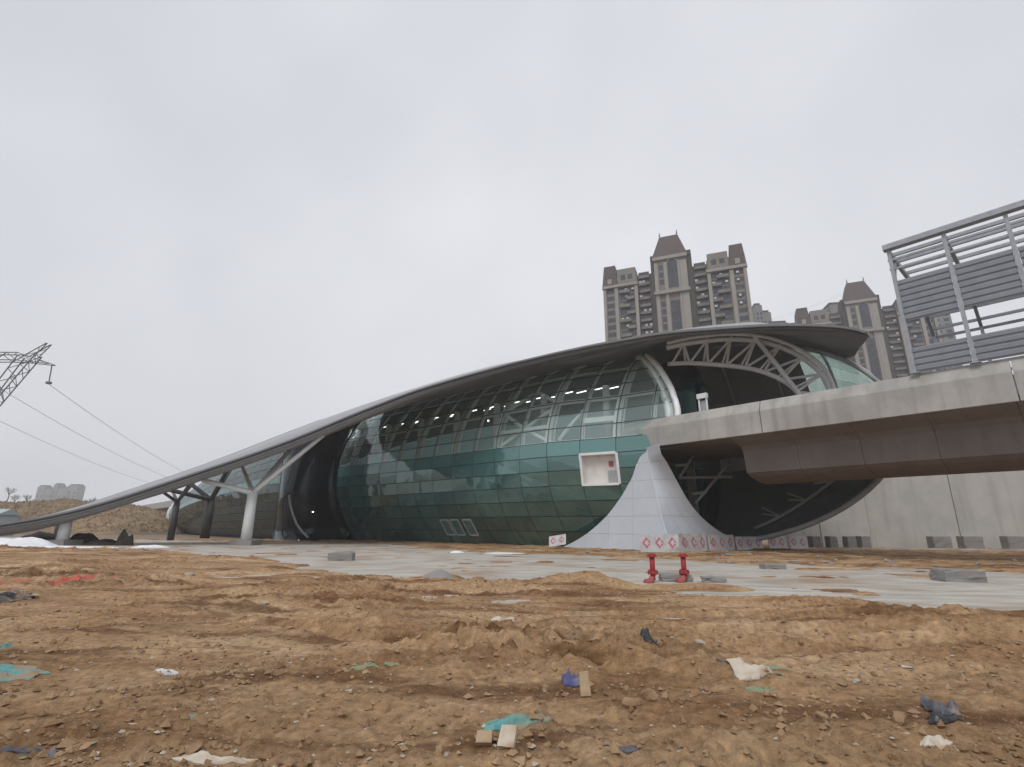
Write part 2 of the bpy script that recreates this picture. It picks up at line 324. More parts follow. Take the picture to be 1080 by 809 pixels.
def ground_material():
    mt, t, b = nodes('site_soil'); b.inputs['Roughness'].default_value = .92; b.inputs['Specular IOR Level'].default_value = .2
    tcn = t.nodes.new('ShaderNodeTexCoord'); geo = t.nodes.new('ShaderNodeNewGeometry')
    def noise(sc, det, ro=.6, st=(1, 1, 1)):
        mp = t.nodes.new('ShaderNodeMapping'); mp.inputs['Scale'].default_value = st; t.links.new(geo.outputs['Position'], mp.inputs['Vector'])
        n = t.nodes.new('ShaderNodeTexNoise'); n.inputs['Scale'].default_value = sc; n.inputs['Detail'].default_value = det; n.inputs['Roughness'].default_value = ro
        t.links.new(mp.outputs['Vector'], n.inputs['Vector']); return n.outputs['Fac']
    def ramp(src, stops):
        r = t.nodes.new('ShaderNodeValToRGB'); e = r.color_ramp.elements
        e[0].position, e[0].color = stops[0][0], (*stops[0][1], 1); e[1].position, e[1].color = stops[-1][0], (*stops[-1][1], 1)
        for p, c in stops[1:-1]:
            k = e.new(p); k.color = (*c, 1)
        t.links.new(src, r.inputs['Fac']); return r.outputs['Color']
    def mix(f, a, b_, mode='MIX'):
        x = t.nodes.new('ShaderNodeMixRGB'); x.blend_type = mode
        for k, s in (('Fac', f), ('Color1', a), ('Color2', b_)):
            if isinstance(s, (int, float)): x.inputs[k].default_value = s
            elif isinstance(s, tuple): x.inputs[k].default_value = (*s, 1)
            else: t.links.new(s, x.inputs[k])
        return x.outputs['Color']
    base = ramp(noise(.32, 8, .62), [(.28, (.185, .098, .045)), (.42, (.33, .205, .108)), (.55, (.43, .285, .162)), (.72, (.56, .41, .26))])
    redder = ramp(noise(.55, 5, .6, (.35, 1, 1)), [(.48, (0, 0, 0)), (.64, (.85, .85, .85))])
    base = mix(redder, base, (.20, .098, .042))
    damp = ramp(noise(1.1, 6, .65, (.22, 1, 1)), [(.51, (0, 0, 0)), (.62, (.85, .85, .85))])
    base = mix(damp, base, (.125, .06, .027))
    fine = ramp(noise(9, 9, .7), [(.3, (.55, .52, .50)), (.5, (1, 1, 1)), (.7, (1.5, 1.46, 1.4))])
    base = mix(1.0, base, fine, 'MULTIPLY')
    spk = ramp(noise(46, 3, .5), [(.66, (0, 0, 0)), (.74, (1, 1, 1))])
    base = mix(spk, base, (.45, .37, .27))
    t.links.new(base, b.inputs['Base Color'])
    bp = t.nodes.new('ShaderNodeBump'); bp.inputs['Strength'].default_value = 1.0; bp.inputs['Distance'].default_value = .045
    t.links.new(noise(18, 10, .72), bp.inputs['Height']); t.links.new(bp.outputs['Normal'], b.inputs['Normal'])
    return mt
M['soil'] = ground_material()
M['soil_far'] = mat('distant_soil', (.20, .15, .10), (.26, .20, .14), rough=.95, scale=.05, c3=(.16, .15, .13), s3=.01)
# far sheet to the horizon (kept below everything near)
g = MB(); S = 9000
g.add([(-S, -S, -.35), (S, -S, -.35), (S, S, -.35), (-S, S, -.35)], [(0, 1, 2, 3)])
tag(obj('ground', g, 'soil_far'), kind='structure')
# worked soil: finely meshed close by, coarser away
NR, NC = 470, 640
ys = 2.6*(78/2.6)**(np.linspace(0, 1, NR)); tt = np.linspace(-1.5, 1.5, NC)
Y = np.repeat(ys[:, None], NC, 1); X = tt[None, :]*(Y*.98+1.2)
Hh = ground_h(X, Y)
edge = np.minimum.reduce([np.clip((78-Y)/6, 0, 1)])
Hh = Hh*edge-.3*(1-edge)
g = MB(); me_v = np.stack([X, Y, Hh], -1).reshape(-1, 3)
idx = np.arange(NR*NC).reshape(NR, NC)
fq = np.stack([idx[:-1, :-1], idx[:-1, 1:], idx[1:, 1:], idx[1:, :-1]], -1).reshape(-1, 4)
me = bpy.data.meshes.new('soil'); me.from_pydata(me_v.tolist(), [], fq.tolist()); me.update()
me.polygons.foreach_set('use_smooth', [True]*len(me.polygons)); me.materials.append(M['soil'])
tag(new('soil', me), kind='structure')
# ground close around and behind the photographer
g = MB(); nx_, ny_ = 60, 30
gx, gy = np.meshgrid(np.linspace(-70, 70, 280), np.linspace(-24, 11.2, 90)); gz = .02+fbm(gx*.3, gy*.3, 3, 95)*.12+fbm(gx*1.6, gy*1.6, 3, 96)*.09
ins = (gy > 2.9) & (np.abs(gx) < 1.47*(gy*.98+1.2)); gz = np.where(ins, -.16, gz)
P = np.stack([gx, gy, gz], -1).tolist()
g.grid(P); tag(obj('near_soil', g, 'soil', smooth=True), kind='structure')
# concrete site road (sheet under the ragged soil edges)
g = MB(); g.add([(-95, 10.8, 0), (95, 10.8, 0), (95, 60, 0), (-95, 80, 0)], [(0, 1, 2, 3)])
tag(obj('road', g, 'conc_road'), kind='structure')

def scatter(name, n, xr, yr, rr, mt, cond=None, label=None, seed=3, flat=.6):
    r_ = np.random.default_rng(seed); g = MB()
    base = np.array([(0, 0, 1), (.9, 0, .1), (.28, .85, .2), (-.72, .52, 0), (-.72, -.52, .2), (.28, -.85, 0), (0, 0, -.8)])
    fs = [(0, 1, 2), (0, 2, 3), (0, 3, 4), (0, 4, 5), (0, 5, 1), (6, 2, 1), (6, 3, 2), (6, 4, 3), (6, 5, 4), (6, 1, 5)]
    Y_ = yr[0]*(yr[1]/yr[0])**r_.random(n); X_ = (r_.random(n)*2-1)*1.2*Y_ if xr is None else xr[0]+(xr[1]-xr[0])*r_.random(n)
    keep = np.ones(n, bool) if cond is None else cond(X_, Y_, r_)
    X_, Y_ = X_[keep], Y_[keep]; H_ = ground_h(X_, Y_)
    for x, y, h in zip(X_, Y_, H_):
        s = rr[0]*(rr[1]/rr[0])**(r_.random()**1.9); a = r_.random()*6.28; ca, sa = math.cos(a), math.sin(a)
        q = base+r_.normal(0, .22, (7, 3))*np.array([1, 1, .6]); sc = np.array([s*(.7+.6*r_.random()), s*(.7+.6*r_.random()), s*flat*(.6+.7*r_.random())]); q = q*sc
        g.add(np.stack([x+q[:, 0]*ca-q[:, 1]*sa, y+q[:, 0]*sa+q[:, 1]*ca, h+q[:, 2]+sc[2]*.15], -1), fs)
    o = obj(name, g, mt); tag(o, label, kind='stuff'); return o
M['clod'] = mat('soil_clod', (.22, .13, .066), (.42, .28, .165), rough=.95, scale=1.2, bump=.6, bscale=30)
M['stone'] = mat('pale_stone', (.36, .30, .23), (.50, .44, .36), rough=.9, scale=1.5, bump=.4, bscale=20)
indirt = lambda x, y, r_: (y < yb_f(x)-.4) & (r_.random(len(x)) < .35+1.1*np.maximum(0, fbm(x*.6, y*.6, 3, 70)+.15))
scatter('soil_clods', 30000, None, (3.0, 24), (.006, .05), 'clod', indirt, 'brown clods strewn over the bare foreground soil', 3, .95)
scatter('pale_stones', 6500, None, (3.0, 26), (.005, .032), 'stone', indirt, 'small pale stones lying on the bare foreground soil', 4, .55)
scatter('rubble', 900, (3, 45), (22, 42), (.03, .22), 'conc_block', lambda x, y, r_: (y > yf_f(x)+.5) & (y < yf_f(x)+11), 'grey rubble on the soil strip below the viaduct', 5, .6)
scatter('station_rubble', 700, (-34, 8), (36, 62), (.03, .22), 'stone', lambda x, y, r_: (y > yf_f(x)-3) & (y < yf_f(x)+4), 'scattered rubble along the foot of the glass wall', 6, .5)
M['bit_white'] = mat('grimy_white_scrap', (.52, .48, .42), (.36, .29, .22), rough=.8, scale=9)
M['bit_dark'] = mat('dark_scrap', (.035, .035, .04), (.10, .085, .07), rough=.7, scale=9)
M['bit_green'] = mat('faded_net_scrap', (.12, .22, .19), (.26, .23, .16), rough=.8, scale=9)
for nm_, n_, mt_, lb_, sd_ in (('white_scraps', 420, 'bit_white', 'tiny grimy white scraps trodden into the foreground soil', 21), ('dark_scraps', 240, 'bit_dark', 'tiny dark scraps trodden into the foreground soil', 22), ('net_scraps', 130, 'bit_green', 'tiny faded green scraps trodden into the foreground soil', 23)):
    scatter(nm_, n_, None, (3.2, 24), (.012, .07), mt_, indirt, lb_, sd_, .18)

# ================================================================== STATION
station = empty('station_building', W(10, 6, 0), 'curved glass and steel railway station under a sweeping grey leaf-shaped roof', 'station')
vb = pchip([-6, -1.8, 1.43, 7.67, 14.7, 22, 30.5, 44, 62, 100, 135, 150], [1.0, .05, -.65, -2.7, -3.75, -4.6, -5.7, -7.9, -10, -11, -9.5, -8.5])
inset = pchip([-1, 0, 1.3, 3.8, 5.5, 8.4, 9.6, 11, 13.6, 16, 18, 19.3, 20.2, 20.6], [4.6, 3.7, 2.6, .95, .33, 0, .06, .26, 1.15, 2.5, 4.3, 7.5, 11, 15])
def taper(u): return 1-.42*np.clip((u-62)/88, 0, 1)**1.3
def vnear(u, z): return vb(u)+inset(z/taper(u))
def snear(u, z, off=0): return W(u, float(vnear(u, z))-off, z)
ucut = pchip([8.25, 10.5, 11, 13.2, 15.3, 16.8, 17.7, 19], [-4.0, -4.0, -4.0, -3.35, -2.1, -.9, 0, 1.8])
rows = [.15+1.35*i for i in range(14)]               # 0.15 ... 17.7
rows_z = np.array([-.3]+rows)
cols = [1.43+3.22*k for k in range(-2, 14)]
def panel(u0, u1, z0, z1, gap=.035, th=.05, f=snear, cut=True):
    g = MB()
    def a(z): return max(u0, float(ucut(z)))+gap if cut else u0+gap
    z0 += gap; z1 -= gap
    jit = rng.normal(0, .013, 4)
    P = [[f(a(z0), z0, .02+jit[0]), f(u1-gap, z0, .02+jit[1])], [f(a(z1), z1, .02+jit[2]), f(u1-gap, z1, .02+jit[3])]]
    if a(z0) > u1-.15 and a(z1) > u1-.15: return None
    if a(z1) > u1-.05: P[1][0] = f(u1-gap-.01, z1, .02)
    return g.sheet(P, [[N*th]*2]*2)
OPEN_COL, OPEN_ROWS = 1.43, (5.55, 6.9)
for ci in range(len(cols)-1):
    u0, u1 = cols[ci], cols[ci+1]
    for ri in range(len(rows)-1):
        z0, z1 = rows[ri], rows[ri+1]
        if abs(u0-OPEN_COL) < .01 and any(abs(z0-q) < .01 for q in OPEN_ROWS): continue
        if u1 < -1 and z0 < 9.5: continue
        g = panel(u0, u1, z0, z1)
        if g is None: continue
        mt = 'glass_up' if z0 > 9.5 else ('glass_band' if z0 > 8.2 else 'glass_mid' if z0 > 6.8 else 'glass_low')
        obj('glass_panel', g, mt, station)
# the glass further along, too small to pick apart
for mt, zr in (('glass_dim', range(7, 13)), ('glass_low', range(6, 7)), ('glass_dim', range(0, 6))):
    g = MB(); u = cols[-1]
    while u < 148:
        for ri in zr:
            k = float(taper(u)); q = panel(u, u+3.22, rows[ri]*k, rows[ri+1]*k, cut=False); g.add(q.v, q.f)
        u += 3.22
    tag(obj('far_glazing', g, mt, station), kind='stuff')
# dark plinth strip at the foot of the glass
g = MB(); us = np.linspace(-1.5, 149, 70)
g.sheet([[snear(u, -.35, -.1), snear(u, .12*float(taper(u)), -.06)] for u in us], [[N*.3]*2]*len(us)); obj('plinth', g, 'joint', station)
# dark gaskets behind the joints of the near glass
def gasket_v(u, z0, z1):
    zs = [z for z in np.linspace(z0, z1, 22) if u >= float(ucut(z))-.01]
    if len(zs) > 2: obj('gasket', MB().sheet([[snear(u-.055, z, -.055), snear(u+.055, z, -.055)] for z in zs], [[N*.03]*2]*len(zs)), 'joint', station)
def gasket_h(z, u0, u1):
    us_ = np.linspace(max(u0, float(ucut(z)) if z > 8.2 else -1.7), u1, 40)
    if us_[0] > u1-.2: return
    obj('gasket', MB().sheet([[snear(u, z-.055, -.06), snear(u, z+.055, -.06)] for u in us_], [[N*.03]*2]*40), 'joint', station)
for u in cols[1:]: gasket_v(u, .1, 17.7)
for z in rows[1:]:
    if abs(z-6.9) < .01: gasket_h(z, -4, OPEN_COL); gasket_h(z, OPEN_COL+3.22, cols[-1])
    else: gasket_h(z, -4, cols[-1])
# steel ribs and transoms behind the near glass
def rib(u, wd, dp, z0=9.4, z1=18.6, nm='rib', mt='steel'):
    zs = np.linspace(z0, z1, 14); g = MB()
    L_ = [snear(max(u, float(ucut(z)))-wd/2, z, -.14) for z in zs]; R_ = [snear(max(u, float(ucut(z)))+wd/2, z, -.14) for z in zs]
    g.sheet([[a, b] for a, b in zip(L_, R_)], [[N*dp]*2]*len(zs)); obj(nm, g, mt, station, True)
for k, u in enumerate(cols[1:]):
    rib(u, .72 if k % 2 else .3, .45 if k % 2 else .3, mt='steel_bright')
    if k % 2: rib(u, .4, .4, .2, 9.3, 'lower_rib', 'steel_grey')
u = cols[-1]+3.22; g = MB()
while u < 146:
    zs = np.linspace(.3, 18, 10)*float(taper(u))
    g.sheet([[snear(u-.2, z, -.14), snear(u+.2, z, -.14)] for z in zs], [[N*.35]*2]*10); u += 6.44
tag(obj('far_ribs', g, 'steel', station), kind='stuff')
def transom(z, u0, u1, hz, dp=.3, mt='steel', nm='transom'):
    us = np.linspace(u0, u1, 30); g = MB()
    g.sheet([[snear(u, z-hz/2, -.16), snear(u, z+hz/2, -.16)] for u in us], [[N*dp]*2]*30); obj(nm, g, mt, station)
transom(13.62, -3, cols[-1], .38, mt='steel_bright'); transom(9.55, -3.8, cols[-1], .36, mt='steel_bright'); transom(16.9, 0, cols[-1], .2); transom(4.7, 2, cols[-1], .5, .3, 'steel_grey', 'floor_edge')
transom(11.5, 1.6, 4.5, .5, mt='steel_bright'); transom(11.3, 7.8, 14.0, .34, mt='steel_bright')
def brace(p, q, r_=.19, mt='steel_bright'):
    (u0, z0), (u1, z1) = p, q; n_ = 6
    g = MB(); g.tube([snear(u0+(u1-u0)*t, z0+(z1-z0)*t, -.42) for t in np.linspace(0, 1, n_)], r_, 7); obj('brace', g, mt, station, True)
ca_, cb_, cc_ = cols[4], cols[5], cols[6]
for q in [(ca_, 9.7), (cc_, 9.7), (ca_, 13.4), (cc_, 13.4)]: brace((cb_, 11.4), q)
brace((cb_, 15.6), (ca_, 13.8)); brace((cb_, 15.6), (cc_, 13.8)); brace((cols[3]+.2, 12.6), (cols[3]+2.3, 9.8))
for k in (5, 9): brace((cols[k], 8.2), (cols[k]-3, 5), .12, 'steel_grey'); brace((cols[k], 8.2), (cols[k]+3, 5), .12, 'steel_grey')
# hall columns, platform slab, inner walls
for u in (3.3, 9.8, 16.2, 22.6, 29, 35.4, 42):
    p = snear(u, 9.4, -2.0); g = MB(); g.lathe(p, [(.36, 0), (.36, 5.6)], 14); obj('hall_column', g, 'steel', station, True)
us = np.linspace(1.6, 146, 60); g = MB()
g.sheet([[W(u, float(vnear(u, 9.0*float(taper(u))))+.6, 9.35*float(taper(u))), W(u, 13, 9.35*float(taper(u)))] for u in us], [[(0, 0, -.5)]*2]*60); obj('platform_slab', g, 'floor_in', station)
g = MB(); g.sheet([[W(u, float(vb(u))+3.9, 0), W(u, float(vb(u))+3.9, 8.8*float(taper(u)))] for u in us], [[N*.2]*2]*60); obj('concourse_wall', g, 'inner', station)
g = MB(); g.sheet([[W(u, 13.2, 0), W(u, 13.2, 9.3*float(taper(u)))] for u in us], [[N*.2]*2]*60); obj('hall_back_wall', g, 'inner', station)
# ceiling lamps seen through the upper windows
for u in np.arange(4.5, 40, 3.4):
    for v_, zz in ((2.2, 15.4), (4.4, 15.9)):
        g = MB(); p = W(u, float(vb(u))+v_+1.8, zz); g.beam(p, p+A*1.3, .11, .06); obj('ceiling_lamp', g, 'lamp', station)
for u, dv, z in ((17.5, 3.2, 11.2), (18.7, 3.2, 13.6)):
    g = MB(); p = W(u, float(vb(u))+dv, z); g.lathe(p, [(.04, -.1), (.11, -.06), (.11, .06), (.04, .1)], 10); obj('spot_lamp', g, 'lamp', station)
# white-framed opening below the platform
u0, u1, z0, z1 = OPEN_COL, OPEN_COL+3.22, 5.55, 8.25
fr = MB()
def q4(u, z, o): return snear(u, z, o)
for (a_, b_) in (((u0, z0), (u1, z0)), ((u1, z0), (u1, z1)), ((u1, z1), (u0, z1)), ((u0, z1), (u0, z0))):
    fr.beam(q4(*a_, .02), q4(*b_, .02), .3, .22)
fo = obj('window_frame', fr, 'steel', station)
g = MB(); dn = N*.5
c = [q4(u0+.1, z0+.1, -.05), q4(u1-.1, z0+.1, -.05), q4(u1-.1, z1-.1, -.05), q4(u0+.1, z1-.1, -.05)]; d = [p+dn for p in c]
g.add(c+d, [(0, 1, 5, 4), (1, 2, 6, 5), (2, 3, 7, 6), (3, 0, 4, 7), (4, 5, 6, 7)]); obj('recess', g, 'white_room', fo)
def at_rec(fu, fz, dep):
    return (c[0]*(1-fu)+c[1]*fu)*(1-fz)+(c[3]*(1-fu)+c[2]*fu)*fz+N*dep
for nm, fu0, fu1, fz0, fz1, mt in (('door_leaf', .06, .36, .04, .46, 'steel_grey'), ('notice', .18, .30, .60, .78, 'red_rust')):
    g = MB(); g.sheet([[at_rec(fu0, fz0, .4), at_rec(fu1, fz0, .4)], [at_rec(fu0, fz1, .4), at_rec(fu1, fz1, .4)]], [[N*.05]*2]*2); obj(nm, g, mt, fo)
# lit ground-floor window frames at the foot of the wall
for ua in (19.3, 21.3, 22.9):
    g = MB(); zz0, zz1 = 1.0, 2.6
    ring = [(ua, zz0), (ua+1.25, zz0), (ua+1.25, zz1), (ua, zz1)]
    for p, q in zip(ring, ring[1:]+ring[:1]): g.beam(snear(*p, .1), snear(*q, .1), .09, .09)
    f_ = obj('window', g, 'steel_grey', station)
    g = MB(); g.sheet([[snear(ua+.06, zz0+.06, .08), snear(ua+1.19, zz0+.06, .08)], [snear(ua+.06, zz1-.06, .08), snear(ua+1.19, zz1-.06, .08)]], [[N*.03]*2]*2); obj('pane', g, 'glass_band', f_)
# white rim of the near shell
g = MB(); pts = [snear(float(ucut(z)), z, 0) for z in np.linspace(10.2, 18.6, 24)]; g.tube(pts, .27, 8); obj('rim_tube', g, 'steel_bright', station, True)
g = MB(); pts = [snear(float(ucut(z))+.9, z, -.45) for z in np.linspace(10.2, 18.6, 24)]; g.tube(pts, .42, 8); obj('rim_tube', g, 'steel_bright', station, True)

# ---- far half of the nose: an open half-ellipsoid beyond the viaduct
def dome(u, ph, off=0):
    k = math.sqrt(max(0, 1-((min(u, 1)-1)/18)**2)); kk = float(taper(u))
    return W(u, 12+(6.2+off)*k*math.cos(ph), (10.5+(10+off)*k*math.sin(ph))*kk)
duc = [-16.9, -16.3, -14.6, -12.2, -9.6, -7, -4.4, -1.8, 1]; dph = [R(-90+15*i) for i in range(13)]
for i in range(len(duc)-1):
    for j in range(12):
        u0, u1, p0, p1 = duc[i], duc[i+1], dph[j], dph[j+1]; solid = not (j >= 6 and u1 < -8); e = -.002 if solid else .006; gp = -.01 if solid else .03
        P = [[dome(u0+gp, p0+e), dome(u1-gp, p0+e)], [dome(u0+gp, p1-e), dome(u1-gp, p1-e)]]
        Q = [[dome(u0+gp, p0+e, .06)-P[0][0], dome(u1-gp, p0+e, .06)-P[0][1]], [dome(u0+gp, p1-e, .06)-P[1][0], dome(u1-gp, p1-e, .06)-P[1][1]]]
        g = MB().sheet(P, Q)
        mt = 'glass_dome' if (j >= 6 and u1 < -8) else ('roof_under' if j > 4 else 'clad_dark')
        obj('shell_panel', g, mt, station)
us = np.linspace(37, 148, 40); kz = np.linspace(17.65, 20.45, 7)
g = MB(); g.sheet([[snear(u, z*float(taper(u))) for z in kz]+[W(u, 12.2, 20.5*float(taper(u)))] for u in us], [[(0, 0, .15)]*8]*40); obj('hall_roof', g, 'clad_dark', station, True)
g = MB()
us = list(np.linspace(1, 148, 50))
for nm, p_a, p_b, mt in (('far_shell', -80, 4, 'clad_dark'), ('far_side_glazing', 4.4, 50, 'glass_low'), ('far_shell', 50.4, 92, 'clad_dark')):
    phs = [R(x) for x in np.linspace(p_a, p_b, 9)]
    obj(nm, MB().sheet([[dome(u, p) for p in phs] for u in us], [[dome(u, p, .12)-dome(u, p) for p in phs] for u in us]), mt, station, True)
g = MB(); g.tube([dome(u, R(90))-N*.05 for u in np.linspace(2, -16.95, 26)]+[dome(u, R(-90))-N*.05 for u in np.linspace(-16.9, 1, 26)], .22, 8); obj('nose_rim', g, 'steel_grey', station, True)
for u in (-12.2, -7, -1.8):
    g = MB(); g.tube([dome(u, p, -.3) for p in np.linspace(R(2), R(88), 20)], .13, 6); obj('nose_rib', g, 'steel_grey', station, True)
g = MB(); g.tube([dome(u, R(ph_), -.3) for u, ph_ in zip(np.linspace(-12.8, -3.5, 16), np.linspace(-26, -66, 16))], .15, 7); obj('nose_stringer', g, 'steel_grey', station, True)
for k_ in (.25, .5, .75):
    u, ph_ = -12.8+9.3*k_, -26-40*k_
    for du, dp_ in ((1.7, 6), (1.5, -1)):
        g = MB(); g.tube([dome(u, R(ph_), -.3), dome(u+du, R(ph_+dp_), -1.0)], .08, 6); obj('nose_stub', g, 'steel_grey', station)
# end wall of the concourse under the tracks: dark glass in a grey frame
uE = 2.5; g = MB(); vs_ = np.linspace(4.0, 17, 6)
for a_, b_ in zip(vs_[:-1], vs_[1:]):
    for z_ in (0.2, 2.9, 5.6):
        q = MB().sheet([[W(uE, a_+.04, z_+.04), W(uE, b_-.04, z_+.04)], [W(uE, a_+.04, z_+2.66), W(uE, b_-.04, z_+2.66)]], [[A*.05]*2]*2); obj('end_pane', q, 'glass_low', station)
for v_ in vs_:
    q = MB(); q.beam(W(uE+.2, v_, 0), W(uE+.2, v_, 8.4), .22, .25); obj('end_mullion', q, 'steel_grey', station)
for z_ in (2.85, 5.55, 8.3):
    q = MB(); q.beam(W(uE+.2, vs_[0], z_), W(uE+.2, vs_[-1], z_), .2, .24); obj('end_transom', q, 'steel_grey', station)
# slanted steel seen under the parapet, left of the girder
for px0, px1 in (((735, 474), (717, 503)), ((776, 480), (733, 531)), ((716, 504), (772, 503)), ((700, 475), (735, 474)), ((712, 491), (724, 490)), ((729, 521), (745, 519))):
    pl_p, pl_n = W(-.5, 5, 0), A*.9+N*.45
    g = MB(); g.tube([atplane(*px0, pl_p, pl_n), atplane(*px1, pl_p, pl_n)], .13, 7); obj('end_strut', g, 'steel_grey', station)

# ---- truss arch across the opening
tp0, tp1 = W(1.5, 2.0), W(-12.3, 12.2); tn = np.cross(tp1-tp0, Zv); tn /= np.linalg.norm(tn)
def tr(x, y): return atplane(x, y, tp0, tn)
outer = [(879, 424), (875, 410), (868, 396), (856, 384), (839, 373), (820, 365), (800, 360), (780, 358), (760, 358), (740, 360), (720, 363), (703, 367)]
inner_ = [(850, 425), (843, 416), (834, 407), (819, 398), (800, 391), (780, 387), (760, 385), (740, 383.5), (722, 383), (704, 384)]
def dens(pts, n):
    xs = [p[0] for p in pts]; P = [tr(*p) for p in pts]; d = [0]
    for a_, b_ in zip(P, P[1:]): d.append(d[-1]+np.linalg.norm(b_-a_))
    fs = [pchip(d, [p[k] for p in P]) for k in range(3)]; return [np.array([float(f(t)) for f in fs]) for t in np.linspace(0, d[-1], n)]
po, pi_ = dens(outer, 33), dens(inner_, 33)
truss = obj('truss_arch', MB().tube(po, .26, 8), 'steel_bright', station, True)
off = -tn*.75 if (-tn)@A < 0 else tn*.75
obj('outer_chord', MB().tube([p+off+Zv*.22 for p in po], .17, 8), 'steel_bright', truss, True)
obj('inner_chord', MB().tube(pi_, .23, 8), 'steel_bright', truss, True)
ko = list(range(1, 33, 4)); ki = list(range(3, 33, 4))
seq = []
for a_, b_ in zip(ko, ki): seq += [po[a_], pi_[b_]]
for a_, b_ in zip(seq, seq[1:]): obj('lacing', MB().tube([a_, b_], .12, 6), 'steel_bright', truss)
for a_ in ko[1:]: obj('lacing', MB().tube([po[a_], pi_[a_-1 if a_ < 32 else 32]], .10, 6), 'steel_bright', truss)
for a_ in range(1, 33, 4): obj('cross_tie', MB().tube([po[a_], po[a_]+off+Zv*.22], .06, 6), 'steel_bright', truss)
obj('main_strut', MB().tube([tr(795, 357)+off*.5, tr(844, 420)+off*.5], .23, 8), 'steel_bright', truss)
# dim steel inside the hall
for px0, px1, r_ in (((745, 400), (790, 413), .22), ((775, 405), (795, 425), .3), ((700, 393), (760, 430), .15)):
    pn = W(6, 9, 0); g = MB(); g.tube([atplane(*px0, pn, A), atplane(*px1, pn, A)], r_, 8); obj('hall_beam', g, 'roof_under', station)
g = MB(); g.tube([atplane(738, 436, W(2, 5), A), atplane(733, 366, W(2, 5), A)], .3, 10); obj('hall_post', g, 'steel_dark', station)

# ---- silver fin that wraps the foot of the shell: upright below, hugging the bulge above
def vfin(u, z):
    k = max(0., 1-z/8.4); a_ = -.3-.55*k*k; b_ = float(vnear(u, max(z, -.9)))-.17; h = max(.25-abs(a_-b_), 0)/.25
    return min(a_, b_)-h*h*.0625
def sfin(u, z): return W(u, vfin(u, z), z)
def ucor(z): return -1.55-1.95*max(0., 1-z/8.4)**1.5
def hit(x, y):
    d = ray(x, y)
    for t_ in np.arange(30, 75, .05):
        p = EYE+d*t_; u, v, z = uvz(p)
        if v > vfin(u, z): return u, v, z
le = [hit(x, y) for x, y in ((593, 577.5), (606, 571), (620, 562), (640, 544), (655, 524), (667, 503), (677, 486), (685, 474))]
le = sorted([(p[0], p[2]) for p in le if p is not None])
ztop = pchip([-6]+[p[0] for p in le if p[0] > -1.5]+[le[-1][0]+.8], [8.6]+[p[1] for p in le if p[0] > -1.5]+[-.3])
UEND = le[-1][0]+.7
fin = obj('fin', MB().sheet([[W(u, vfin(u, z)+.25, z) for u in np.linspace(ucor(z)+.5, .3, 5)] for z in np.linspace(-.2, 6.2, 8)], [[N*.15]*5]*8), 'joint', station)
ulines = [None, .1, 2.6, 5.1, UEND]; zl = [-.25, 1.35, 2.8, 4.25, 5.7, 7.15, 8.6]
for i in range(len(ulines)-1):
    for j in range(len(zl)-1):
        z0, z1 = zl[j]+.008, zl[j+1]-.008; P = []
        for f_ in np.linspace(0, 1, 41):
            ub = ulines[i+1]-.008; ua = ulines[i]+.008 if i else None
            u_ = (ua if i else ucor(z0))*(1-f_)+ub*f_; zt_ = float(ztop(u_)); zt_ = min(z1, zt_+.45*max(0, min(1, (zt_-6)/1.5)), 8.42)
            if zt_ < z0+.04: continue
            P.append([sfin((ua if i else ucor(z))*(1-f_)+ub*f_, z) for z in np.linspace(z0, zt_, 5)])
        if len(P) > 1: obj('cladding_panel', MB().sheet(np.array(P).transpose(1, 0, 2), [[N*.06]*len(P)]*5), 'fin', fin, False)
# right-hand face, running back under the track
rd = -A*.06+N; rd /= np.linalg.norm(rd); rn = np.cross(rd, Zv)
cor = lambda z: sfin(ucor(z), z)
cb0 = cor(0)
re_ = []
for x, y in ((697, 477), (703, 487), (714, 507), (724, 525), (735, 540), (750, 554), (770, 566), (790, 572)):
    p = atplane(x, y, cb0, rn); re_.append((p[2], (p-cb0)@rd))
re_ = sorted(re_); s_of_z = pchip([-.4]+[p[0] for p in re_]+[max(re_[-1][0]+.3, 8.6)], [re_[0][1]+2.2]+[p[1] for p in re_]+[re_[-1][1]-.2])
obj('corner_bead', MB().tube([cor(z)+N*.07+A*.06 for z in np.linspace(-.25, 8.2, 16)], .1, 12), 'fin', fin, True)
for i in range(4):
    for j in range(len(zl)-1):
        P = []
        for z in np.linspace(zl[j]+.008, min(zl[j+1]-.008, 8.42), 9):
            c0 = cor(z); e0 = cb0*np.array([1, 1, 0])+rd*float(s_of_z(z))+Zv*z; e0 = c0+(e0-c0)*max(.02, 1)
            P.append([c0+(e0-c0)*f_ for f_ in np.linspace(i/4+.002, (i+1)/4-.002, 5)])
        obj('cladding_panel', MB().sheet(P, [[A*.06]*5]*9), 'fin', fin)

# ---- roof
ed = [(-16.67, 7.89, 16.8), (-16.0, 6.9, 17.05), (-14.56, 5.58, 17.34), (-10.64, 2.77, 17.7), (-8.33, .98, 17.66), (-4.64, -1.57, 17.58), (.1, -3.06, 17.6), (3.5, -4.26, 17.46), (7.12, -5.56, 17.2), (12.3, -8.27, 16.3), (16.9, -11.0, 15.2), (20.6, -14.5, 13.3), (25.3, -21, 9.48), (29.3, -27.6, 6.19), (32.3, -33.4, 3.5), (33.8, -36.2, 2.5), (35.3, -39.4, 1.7), (37.6, -44.5, .8), (39.5, -49, .1)]
ss = [0]
for a_, b_ in zip(ed, ed[1:]): ss.append(ss[-1]+math.dist(a_, b_))
eu, ev, ez = (pchip(ss, [p[k] for p in ed]) for k in range(3))
zc_f = pchip([-16.67, -14, -12, -7.5, 0, 25, 39.5], [17.0, 17.6, 18.7, 20.9, 21.2, 21.2, 20.2])
vf_f = pchip([-16.67, -14.2, -10, -3, 4, 40], [8.3, 12.4, 12.9, 13.6, 20, 20])
